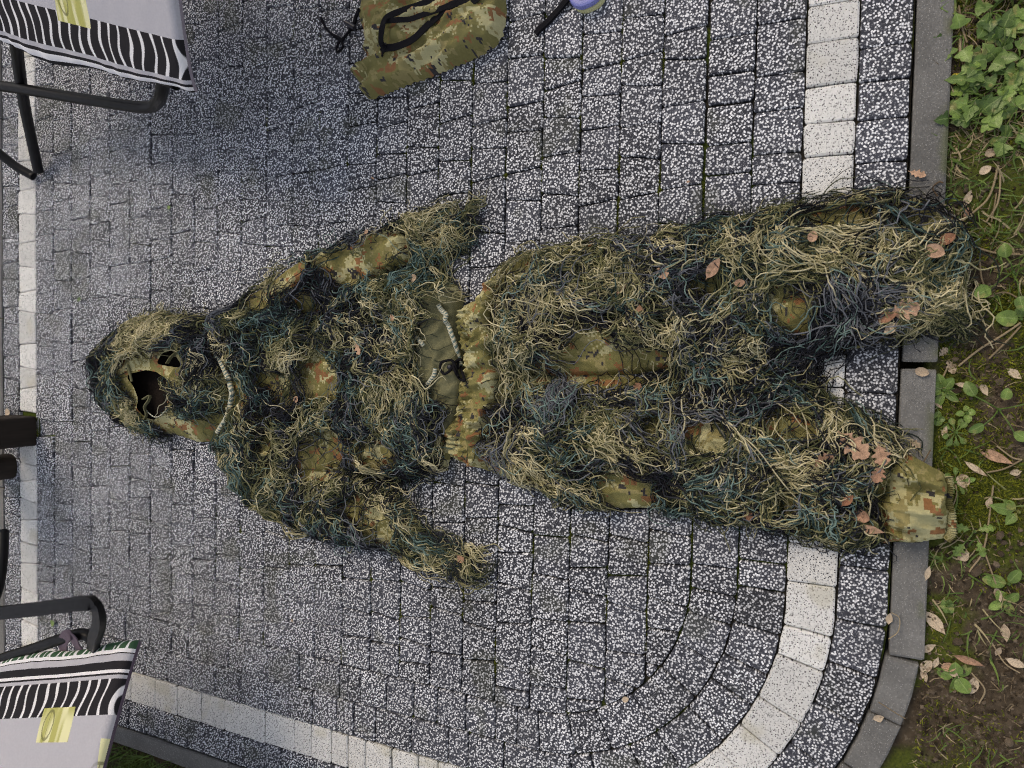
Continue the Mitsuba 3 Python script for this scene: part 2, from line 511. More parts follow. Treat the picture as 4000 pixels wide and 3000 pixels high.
# ------------------------------------------------------------------ the camouflage suit laid on the setts
RX0, RY0, RS = -2.95, -1.15, .004
NX, NY = 870, 520
gx, gy = np.meshgrid(RX0 + np.arange(NX) * RS, RY0 + np.arange(NY) * RS, indexing='ij')
gp = np.stack([gx, gy, gx * 0], -1)
surface = np.zeros((NX, NY))        # height of what lies there so far


def sample(arr, x, y):
    return map_coordinates(arr, [(np.asarray(x) - RX0) / RS, (np.asarray(y) - RY0) / RS], order=1, mode='nearest')


def ridges(scale, amp, seed, ang=0.0, aniso=2.2):
    c, s = math.cos(ang), math.sin(ang)
    q = np.stack([(gx * c + gy * s) / aniso, (-gx * s + gy * c), gx * 0 + seed * 3.1], -1) * scale
    q = q + .5 * meshkit.noise(gp * scale * .8, seed=seed + 40)[..., None]
    return amp * ((1 - np.abs(2 * meshkit.fbm(q, 2, seed=seed) - 1)) ** 3)


def lay(region, height, edge=.035, wrinkle=None, hem=.004, exterior=None, drop=.6):
    """Adds a cloth over `region` to the surface and returns its height field."""
    global surface
    mask = contains_xy(exterior or region, gx, gy)
    d = distance_transform_edt(mask) * RS
    own = hem + height * (1 - np.exp(-(d / edge) ** 1.3)) + (wrinkle if wrinkle is not None else 0) * np.clip(d / .012, 0, 1)
    H = np.where(mask, own + drop * surface, surface)
    surface = np.where(mask, H, surface)
    return H


def cloth(region, H, step=.005, jitter=.3, under=.003):
    region = region.simplify(.002)
    pts = []
    for ring in [region.exterior] + list(region.interiors):
        n = max(8, int(ring.length / .008))
        pts += [ring.interpolate(t, normalized=True).coords[0] for t in np.linspace(0, 1, n, endpoint=False)]
    nb = len(pts)
    x0, y0, x1, y1 = region.bounds
    X, Y = np.meshgrid(np.arange(x0, x1, step), np.arange(y0, y1, step))
    X, Y = X.ravel() + rng.uniform(-jitter, jitter, X.size) * step, Y.ravel() + rng.uniform(-jitter, jitter, Y.size) * step
    ok = contains_xy(region.buffer(-.004), X, Y)
    P = np.vstack([np.array(pts), np.c_[X[ok], Y[ok]]])
    F = Delaunay(P).simplices
    cen = P[F].mean(1)
    F = F[contains_xy(region, cen[:, 0], cen[:, 1])]
    a, b, c = P[F[:, 0]], P[F[:, 1]], P[F[:, 2]]
    flip = ((b - a)[:, 0] * (c - a)[:, 1] - (b - a)[:, 1] * (c - a)[:, 0]) < 0
    F[flip] = F[flip][:, ::-1]
    z = sample(H, P[:, 0], P[:, 1])
    return np.c_[P, z], F


HOOD = [(341, 1416), (409, 1334), (471, 1280), (532, 1240), (600, 1222), (682, 1236), (778, 1240), (819, 1280), (840, 1355), (846, 1389), (881, 1444), (894, 1491), (904, 1532), (898, 1587), (881, 1642), (853, 1683), (805, 1730), (737, 1730), (669, 1707), (594, 1696), (525, 1685), (471, 1650), (416, 1605), (389, 1553), (375, 1491)]
FACE = [(532, 1471), (580, 1457), (621, 1464), (662, 1491), (676, 1539), (672, 1573), (641, 1614), (607, 1628), (573, 1614), (563, 1587), (560, 1546), (545, 1500)]
SLIT = [(635, 1416), (660, 1388), (690, 1377), (744, 1403), (751, 1430), (710, 1427), (669, 1423)]
BODY = [(830, 1240), (960, 1195), (1120, 1160), (1300, 1130), (1450, 1085), (1600, 1060), (1700, 1085), (1770, 1110), (1800, 1160), (1790, 1250), (1805, 1400), (1815, 1500), (1800, 1600), (1770, 1700), (1755, 1780), (1740, 1840), (1600, 1865), (1500, 1850), (1350, 1835), (1200, 1860), (1050, 1870), (930, 1830), (870, 1780), (850, 1690), (890, 1600), (900, 1500), (870, 1400), (840, 1330)]
SLEEVE_A = [(840, 1235), (930, 1170), (1040, 1100), (1085, 1060), (1200, 990), (1370, 930), (1490, 893), (1560, 905), (1590, 1020), (1500, 1065), (1420, 1100), (1300, 1180), (1100, 1270), (900, 1300)]
SLEEVE_B = [(860, 1740), (1000, 1790), (1200, 1840), (1400, 1865), (1480, 1900), (1560, 1960), (1620, 2050), (1690, 2110), (1640, 2185), (1540, 2155), (1400, 2130), (1250, 2105), (1120, 2055), (1000, 1980), (900, 1880)]
HEM = [(1640, 1150), (1760, 1130), (1800, 1160), (1792, 1250), (1806, 1400), (1818, 1500), (1800, 1600), (1770, 1700), (1660, 1690), (1640, 1560), (1650, 1350)]
LEG_A = [(1900, 1085), (1960, 1030), (2060, 990), (2150, 970), (2270, 940), (2400, 915), (2550, 915), (2700, 880), (2850, 855), (3000, 815), (3180, 790), (3300, 765), (3450, 745), (3560, 760), (3640, 790), (3740, 840), (3785, 900), (3795, 1040), (3740, 1110), (3790, 1200), (3770, 1290), (3690, 1285), (3600, 1290), (3400, 1350), (3250, 1380), (3000, 1385), (2800, 1410), (2600, 1440), (2450, 1465), (1860, 1480), (1850, 1280)]
LEG_B = [(1865, 1470), (2450, 1465), (2600, 1505), (2750, 1530), (2900, 1560), (3060, 1545), (3220, 1580), (3390, 1640), (3480, 1700), (3560, 1790), (3500, 1960), (3480, 2130), (3340, 2140), (3200, 2110), (3000, 2070), (2900, 2060), (2700, 2010), (2500, 1990), (2290, 1995), (2150, 1940), (2050, 1905), (1950, 1865), (1850, 1830), (1840, 1650)]
CUFF = [(3470, 1780), (3560, 1780), (3640, 1820), (3692, 1852), (3706, 1900), (3700, 1960), (3712, 2010), (3716, 2080), (3690, 2110), (3600, 2122), (3480, 2128), (3440, 1960)]
WAIST = [(1850, 1165), (1900, 1085), (1945, 1120), (1925, 1250), (1960, 1400), (1960, 1520), (1925, 1600), (1905, 1700), (1895, 1780), (1885, 1838), (1839, 1834), (1791, 1815), (1752, 1786), (1726, 1738), (1742, 1689), (1776, 1617), (1792, 1496), (1798, 1430), (1796, 1375), (1776, 1303), (1771, 1226), (1800, 1182)]

pz = .03
R_BODY, R_SA, R_SB = poly(BODY, .02), poly(SLEEVE_A, pz), poly(SLEEVE_B, pz)
R_HEM, R_LA, R_LB, R_CUFF, R_WAIST = poly(HEM, .025), poly(LEG_A, pz), poly(LEG_B, pz), poly(CUFF, pz), poly(WAIST, .045)
R_HOOD, R_FACE, R_SLIT = poly(HOOD, .04), poly(FACE, .05).buffer(.010), poly(SLIT, .05).buffer(.006)

H_body = lay(R_BODY, .022, wrinkle=ridges(14, .014, 1, .3) + ridges(30, .008, 2, 1.2) + ridges(60, .004, 15, .5))
H_hem = lay(R_HEM, .004, edge=.01, wrinkle=ridges(22, .013, 3, 1.0, 1.5) + ridges(45, .007, 16, .4, 1.2), drop=1.0)
H_sa = lay(R_SA, .030, wrinkle=ridges(17, .018, 4, .35) + ridges(40, .008, 17, .5), drop=.5)
H_sb = lay(R_SB, .030, wrinkle=ridges(17, .018, 5, -.5) + ridges(40, .008, 18, -.6), drop=.5)
H_la = lay(R_LA, .042, edge=.05, wrinkle=ridges(12, .020, 6, .1, 2.8) + ridges(30, .010, 7, .1), drop=.6)
H_lb = lay(R_LB, .042, edge=.05, wrinkle=ridges(12, .020, 8, -.15, 2.8) + ridges(30, .010, 9, -.1), drop=.6)
cuff_x = at(3715, 2000, .02)[0]
gather = .008 * np.exp(-np.clip(cuff_x - gx, 0, 1) / .05) * np.sin(gy * 620 + 3 * meshkit.noise(gp * 40)) + ridges(20, .060, 10, -.25, 4.2) + ridges(50, .014, 14, -.2, 3)
H_cuff = lay(R_CUFF, .045, edge=.03, wrinkle=gather, drop=.1)
wx = at(1790, 1500, .045)[0]
g2 = .014 * np.exp(-np.clip(gx - wx, 0, 1) / .03) * np.sin(gy * 420 + 6 * meshkit.noise(gp * 30)) + ridges(22, .046, 11, .15, 3.4) + ridges(55, .012, 13, .1, 2.8)
H_waist = lay(R_WAIST, .016, edge=.02, wrinkle=g2, drop=.85)
H_hood = lay(R_HOOD, .055, edge=.04, wrinkle=ridges(15, .020, 12, .5), drop=.4)
in_hole = contains_xy(R_FACE, gx, gy) | contains_xy(R_SLIT, gx, gy)
surface_hood = surface.copy()
surface = np.where(in_hole, .012, surface)

jacket = thing('camouflage_jacket', 'shaggy camouflage jacket covered in yarn, lying between the hood and the trousers', 'jacket')
trousers = thing('camouflage_trousers', 'shaggy camouflage trousers with both legs reaching over the white course and the grey kerb', 'trousers')
hood = thing('camouflage_hood', 'shaggy camouflage hood with a dark round face opening, lying at the neck of the jacket', 'hood')


def put_cloth(name, region, H, parent, mat='mat_camo', label=None):
    parts = [q for q in getattr(region, 'geoms', [region]) if q.area > 5e-4]
    obj(name, cat_meshes([cloth(q, H) for q in parts]), mat, parent, smooth=True, label=label)


put_cloth('body', R_BODY.difference(R_HEM.buffer(-.004)), H_body, jacket)
put_cloth('hem', R_HEM, H_hem, jacket, 'mat_lining', 'plain olive cloth of the jacket hem showing between the yarn')
put_cloth('sleeve', R_SA, H_sa, jacket)
put_cloth('sleeve', R_SB, H_sb, jacket)
put_cloth('leg', R_LA, H_la, trousers)
put_cloth('leg', R_LB, H_lb, trousers)
put_cloth('cuff', R_CUFF, H_cuff, trousers, label='bare camouflage cuff gathered by elastic')
put_cloth('waistband', R_WAIST, H_waist, trousers, label='bare camouflage waistband gathered by elastic')
put_cloth('crown', R_HOOD.difference(R_FACE).difference(R_SLIT), H_hood, hood)
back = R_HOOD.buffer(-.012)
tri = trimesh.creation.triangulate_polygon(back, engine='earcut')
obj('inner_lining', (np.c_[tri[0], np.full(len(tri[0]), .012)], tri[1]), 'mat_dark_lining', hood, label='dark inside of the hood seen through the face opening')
# trousers cuff: the dark mouth with its elastic edge
cl = [np.append(at(u, v, .03)[:2], 0) for u, v in [(3700, 1862), (3708, 1900), (3702, 1960), (3714, 2010), (3718, 2080), (3695, 2108)]]
for c in cl:
    c[2] = .032
V, F = tube(cl, .008, 10, 22)
ph = np.arange(len(V)) // 10
V = V + np.c_[np.zeros(len(V)), np.zeros(len(V)), .003 * np.sin(ph * 1.9)] + np.c_[.0015 * np.sin(ph * 1.9), np.zeros((len(V), 2))]
obj('elastic', (V, F), 'mat_camo', trousers, smooth=True)


def on_surface(pts, lift, H=None):
    out = []
    for u, v in pts:
        p = at(u, v, .04)
        for _ in range(3):
            z = float(sample(surface if H is None else H, [p[0]], [p[1]])[0]) + lift
            p = at(u, v, z)
        out.append(p)
    return np.array(out)


def rope(pts, r, mat, name, parent, lift=.008, twist=True, **kw):
    P = on_surface(pts, lift, surface_hood)
    V, F = tube(P, r, 10, 8)
    n = len(V)
    i = np.arange(n)
    uv = np.c_[(i % 10) / 10 * 1.0, (i // 10) * .33]
    obj(name, (V, F), mat, parent, smooth=True, uv=uv, **kw)


rope([(836, 1388), (850, 1400), (866, 1420), (880, 1450), (893, 1482)], .0085, 'mat_rope', 'neck_cord', hood, .016, label='pale twisted cord along the neck edge of the hood')
rope([(898, 1498), (906, 1535), (900, 1580), (886, 1630), (862, 1670), (850, 1690)], .0085, 'mat_rope', 'neck_cord', hood, .016, label='pale twisted cord along the neck edge of the hood')
rope([(1712, 1190), (1725, 1212), (1742, 1230), (1738, 1250), (1750, 1268), (1762, 1300), (1778, 1345), (1795, 1400), (1800, 1430)], .0065, 'mat_rope', 'hem_cord', jacket, .014, label='twisted green and black cord along the jacket hem')
rope([(1628, 1318), (1642, 1335), (1655, 1350)], .006, 'mat_rope', 'hem_cord', jacket)
rope([(1700, 1440), (1695, 1465), (1680, 1488), (1668, 1505), (1672, 1520)], .006, 'mat_rope', 'hem_cord', jacket)
rope([(1790, 1470), (1770, 1412), (1740, 1410), (1722, 1420), (1722, 1445), (1735, 1460), (1755, 1450), (1772, 1425), (1768, 1408)], .0036, 'mat_black_web', 'drawcord', trousers, .012, label='black drawcord loops at the waist')
rope([(1805, 1405), (1785, 1408), (1772, 1430), (1780, 1455), (1795, 1478), (1815, 1485), (1802, 1440), (1800, 1405), (1788, 1410), (1790, 1440)], .0036, 'mat_black_web', 'drawcord', trousers, .016, label='black drawcord loops at the waist')


def button(u, v, parent, r=.008, name='snap_button'):
    p = on_surface([(u, v)], .004, surface_hood)[0]
    m = trimesh.creation.revolve(np.array([[0, .006], [r * .5, .0057], [r * .85, .004], [r, .001], [r, -.003], [0, -.003]])[::-1], sections=16)
    m.apply_translation(p)
    obj(name, m, 'mat_button', parent, smooth=40, label='round dark snap button')


button(901, 1478, hood)
button(1302, 1432, jacket)
button(1757, 1434, trousers, .0075)
# strap and rim folds of the hood
rope([(500, 1425), (508, 1460), (515, 1490)], .004, 'mat_lining', 'seam', hood, .004)
P = on_surface([(652, 1420), (668, 1396), (690, 1377), (715, 1374), (738, 1392), (748, 1418)], .012, surface_hood)
obj('strap', ribbon(P, .012, .002, side=(.2, .3, 1)), 'mat_lining', hood, label='olive strap arching over the small upper opening')
P = on_surface([(690, 1380), (705, 1405), (725, 1428)], .008, surface_hood)
obj('strap', ribbon(P, .014, .002), 'mat_lining', hood)
P = on_surface([(560, 1560), (585, 1545), (580, 1565), (565, 1590), (572, 1620), (562, 1650), (580, 1680), (595, 1670), (600, 1695)], .007, surface_hood)
obj('rim_fold', ribbon(P, .012, .003, side=(.3, .2, 1)), 'mat_lining', hood, label='wavy olive hem of the face opening')
rope([(565, 1594), (580, 1612), (602, 1628), (622, 1626), (645, 1606), (658, 1590)], .0018, 'mat_rope', 'cord', hood, .003)

# ---- yarn
STOPS = {'T': ([7, 6, 5, 4, 3, 0], [.24, .28, .20, .12, .07, .09]), 'O': ([7, 6, 5, 4, 3, 1], [.03, .10, .24, .27, .20, .16]), 'G': ([9, 6, 8, 4, 3, 1], [.13, .03, .20, .12, .24, .28]),
         'B': ([9, 2, 8, 1, 0], [.01, .06, .04, .27, .62]), 'E': ([9, 2, 1, 0], [.06, .44, .28, .22])}
# cloth that shows bare between the yarn
CLEAR = [FACE, SLIT, [(520, 1430), (545, 1395), (620, 1408), (700, 1435), (765, 1448), (752, 1467), (660, 1462), (600, 1442), (560, 1464), (525, 1500), (508, 1480)], [(650, 1640), (720, 1640), (800, 1642), (872, 1620), (842, 1692), (800, 1734), (740, 1732), (660, 1706)], [(393, 1528), (432, 1525), (420, 1572), (393, 1562)],
         [(826, 1385), (850, 1388), (890, 1450), (915, 1500), (914, 1560), (890, 1630), (862, 1694), (840, 1690), (880, 1600), (893, 1540), (878, 1480)], [(895, 1478), (960, 1490), (960, 1505), (900, 1500)],
         [(1420, 1010), (1460, 950), (1555, 903), (1582, 1010), (1560, 1030), (1480, 1047), (1410, 1062)], [(1305, 1000), (1370, 970), (1388, 1040), (1402, 1102), (1330, 1102), (1305, 1040)], [(1080, 1078), (1170, 1050), (1205, 1092), (1105, 1115)], [(1000, 1115), (1062, 1160), (1085, 1205), (1005, 1215), (985, 1150)], [(1180, 1182), (1255, 1168), (1255, 1212), (1180, 1208)],
         [(1650, 1290), (1700, 1255), (1775, 1285), (1800, 1420), (1800, 1490), (1775, 1560), (1700, 1545), (1680, 1470), (1655, 1390)], [(1690, 1165), (1740, 1180), (1740, 1215), (1700, 1215)], [(1235, 1385), (1280, 1395), (1295, 1445), (1325, 1478), (1330, 1560), (1235, 1540), (1215, 1450)], [(1195, 1730), (1240, 1698), (1310, 1688), (1338, 1740), (1355, 1795), (1195, 1795)], [(1395, 1750), (1520, 1742), (1560, 1790), (1525, 1816), (1430, 1804)], [(1165, 1805), (1290, 1838), (1290, 1875), (1195, 1865)],
         [(1435, 2062), (1480, 1985), (1570, 2055), (1525, 2115), (1450, 2090)], [(1335, 1962), (1425, 1925), (1435, 1985), (1380, 2015)], [(1000, 1740), (1060, 1705), (1085, 1760), (1020, 1785)], [(1030, 1470), (1110, 1465), (1110, 1500), (1030, 1500)],
         [(1760, 1215), (1800, 1175), (1902, 1085), (1908, 1180), (1922, 1290), (1935, 1350), (1938, 1420), (1950, 1490), (1925, 1560), (1888, 1640), (1888, 1700), (1872, 1780), (1878, 1834), (1790, 1818), (1750, 1790), (1722, 1738), (1740, 1690), (1790, 1500), (1795, 1400)],
         [(2260, 1330), (2345, 1285), (2375, 1385), (2610, 1382), (2600, 1432), (2380, 1442), (2260, 1462), (2070, 1484), (2070, 1460), (2200, 1430)], [(2230, 1480), (2360, 1478), (2510, 1482), (2510, 1500), (2360, 1500)], [(3020, 1130), (3130, 1140), (3145, 1295), (3035, 1255)], [(3155, 845), (3300, 822), (3415, 838), (3405, 874), (3200, 884)], [(2365, 1858), (2420, 1868), (2545, 1888), (2535, 1965), (2500, 1985), (2375, 1975)], [(2695, 1660), (2825, 1660), (2835, 1742), (2715, 1752)], [(2995, 1608), (3155, 1620), (3175, 1692), (3025, 1702)],
         [(3445, 1840), (3520, 1790), (3640, 1815), (3720, 1860), (3730, 2100), (3600, 2135), (3490, 2130), (3440, 1960)], [(3048, 1920), (3112, 1930), (3112, 1992), (3048, 1992)], [(2028, 1040), (2085, 1035), (2085, 1075), (2030, 1075)], [(2535, 1625), (2580, 1620), (2570, 1680), (2535, 1675)], [(3540, 850), (3620, 830), (3690, 870), (3640, 900), (3560, 890)], [(2710, 1110), (2800, 1090), (2820, 1140), (2720, 1150)]]
FRINGE = {'jacket': [[(1500, 880), (1640, 845), (1740, 795), (1850, 775), (1885, 775), (1840, 835), (1900, 860), (1890, 905), (1810, 965), (1700, 1022), (1600, 1050)], [(1520, 2010), (1640, 2060), (1700, 2108), (1830, 2150), (1915, 2180), (1905, 2245), (1835, 2300), (1760, 2235), (1600, 2212), (1500, 2150)]], 'hood': [], 'trousers': [[(3600, 1090), (3720, 1110), (3830, 1200), (3815, 1320), (3660, 1290)], [(2380, 1430), (2700, 1400), (3000, 1360), (3180, 1350), (3190, 1450), (3230, 1590), (2900, 1590), (2500, 1520)]]}
clear_map = np.zeros((NX, NY), bool)
for q in CLEAR:
    clear_map |= contains_xy(poly(q, .05).buffer(.012 if q is FACE else .004), gx, gy)
outside = {}
for nm, qs in (('hood', [R_HOOD]), ('jacket', [R_BODY, R_SA, R_SB]), ('trousers', [R_LA, R_LB, R_WAIST])):
    m = np.zeros((NX, NY), bool)
    for q in qs + [poly(f, .02) for f in FRINGE[nm]]:
        m |= contains_xy(q, gx, gy)
    outside[nm] = distance_transform_edt(~m) * RS
clear_f = clear_map.astype(float)
face_f = (contains_xy(R_FACE, gx, gy) | contains_xy(R_SLIT, gx, gy)).astype(float)
outside_all = gaussian_filter(((np.minimum.reduce(list(outside.values())) < .001) & ~clear_map).astype(float), 2) > .5


def yarn_tuft(x, y, theta, n, L, spread, kind, parent, where, lift=.022, layer=.005, wild=1.0, rootw=.022, name='yarn_tuft', rad=.00122):
    S, N = 12, n * 3
    t = np.linspace(0, 1, S)[None, :]
    # strands hang together in combed locks; a few run loose
    nl = max(3, n // 13)
    lk = rng.integers(0, nl, N)
    loose = (rng.uniform(0, 1, N) < .22)[:, None]
    per = lambda lo, hi, own: np.where(loose, rng.uniform(lo, hi, (N, 1)), rng.uniform(lo, hi, nl)[lk][:, None] + own * (hi - lo) * rng.normal(0, 1, (N, 1)))
    th0 = theta + np.where(loose, rng.normal(0, spread * 1.4, (N, 1)), rng.normal(0, spread, nl)[lk][:, None] + rng.normal(0, .13, (N, 1)))
    ln = L * rng.uniform(.55, 1.45, (N, 1)) * rng.uniform(.75, 1.2, nl)[lk][:, None]
    bend = np.where(loose, rng.normal(0, 1.6, (N, 1)), rng.normal(0, 1.25, nl)[lk][:, None] + rng.normal(0, .35, (N, 1))) * wild
    a1, f1, q1 = per(.3, 1.5, .13) * wild, per(.8, 1.9, .08), per(0, 6.28, .07)
    a2, f2, q2 = rng.uniform(.1, .75, (N, 1)) * wild, rng.uniform(2.4, 4.2, (N, 1)), rng.uniform(0, 6.28, (N, 1))
    th = th0 + bend * t + a1 * np.sin(6.283 * f1 * t + q1) + a2 * np.sin(6.283 * f2 * t + q2)
    step = ln / (S - 1)
    jx, jy = (rng.normal(0, rootw, nl)[lk][:, None] + rng.normal(0, .0045, (N, 1)) for _ in range(2))
    X = x + jx + np.cumsum(np.cos(th) * step, 1)
    Y = y + jy + np.cumsum(np.sin(th) * step, 1)
    far = sample(outside[where], X, Y).max(1)
    bare = sample(clear_f, X, Y).mean(1)
    ok = (far < .004 + rng.exponential(.011, N)) & (bare < rng.choice([.05, .25, .6], N, p=[.86, .10, .04])) & ((sample(face_f, X, Y).max(1) < .3) | (rng.uniform(0, 1, N) < .02))
    keep = np.nonzero(ok)[0][:n]
    if len(keep) < 4:
        return
    X, Y, ln, q2 = X[keep], Y[keep], ln[keep], q2[keep]
    n = len(keep)
    lk = lk[keep]
    lay_ = np.clip(.6 * rng.uniform(0, 1, nl)[lk][:, None] + .4 * rng.uniform(0, 1, (n, 1)), 0, 1)
    Z = sample(yarn_base, X, Y) + .0015 + layer * lay_ * 2.2 + lift * lay_ * np.sin(np.pi * np.clip(t * 1.15, 0, 1)) ** .8 + .005 * np.sin(6.283 * rng.uniform(1.5, 3.5, (n, 1)) * t + q2) * lay_
    Z = np.maximum(Z, .002)
    r = rad * rng.uniform(.6, 1.45, (n, 1)) * (1 - .35 * t ** 3)
    V, F = strands_mesh(np.stack([X, Y, Z], -1), r)
    ks, ws = STOPS[kind]
    # the paler strands lie mostly on top
    cum = np.cumsum(np.array(ws) / sum(ws))
    pos = .5 * (1 - lay_[:, 0]) + .3 * rng.uniform(0, 1, n) + .35 * rng.uniform(0, 1, nl)[lk]
    pos = (np.argsort(np.argsort(pos)) + .5) / n
    pick = np.array(ks)[np.searchsorted(cum, pos)]
    uv = np.c_[(pick + .5) / 10, rng.uniform(0, 1, n)].repeat(S * 3, 0)
    obj(name, (V, F), 'mat_yarn', parent, uv=uv)


lumps = meshkit.noise(gp * 26, seed=3) ** 1.5 * .030 + meshkit.noise(gp * 60, seed=4) * .007
yarn_base = gaussian_filter(surface, 1.2) + np.where(outside_all, lumps, 0)

# clumps of yarn: pixel where the tuft is tied, kind, heading in degrees (picture right = 0, up = 90; None = any), number of tufts, reach in metres
TUFTS_HOOD = [(395, 1400, 'B', 200, 2), (430, 1340, 'B', 160, 2), (470, 1320, 'O', 150, 2), (540, 1270, 'T', 140, 2), (600, 1250, 'O', 90, 2), (650, 1260, 'T', 60, 2), (720, 1260, 'O', 80, 2), (780, 1280, 'B', 60, 2), (590, 1320, 'T', 250, 3), (540, 1360, 'T', 230, 2),
              (660, 1310, 'T', 270, 2), (480, 1400, 'O', 230, 2), (430, 1440, 'G', 250, 2), (410, 1490, 'B', 230, 2), (470, 1480, 'G', 260, 2), (460, 1540, 'B', 230, 2), (430, 1590, 'B', 220, 2), (500, 1600, 'O', 250, 2), (530, 1570, 'T', 330, 1), (520, 1640, 'T', 240, 2), (560, 1660, 'G', 240, 1),
              (770, 1340, 'B', 300, 2), (740, 1340, 'B', 330, 1), (810, 1360, 'B', 20, 1), (700, 1470, 'O', 320, 2), (760, 1470, 'T', 340, 1), (820, 1490, 'O', 0, 2), (720, 1540, 'O', 330, 1), (800, 1560, 'G', 320, 2), (720, 1590, 'G', 250, 2), (760, 1610, 'B', 270, 2), (840, 1600, 'G', 290, 1), (640, 1670, 'B', 260, 1), (590, 1400, 'T', 320, 1)]
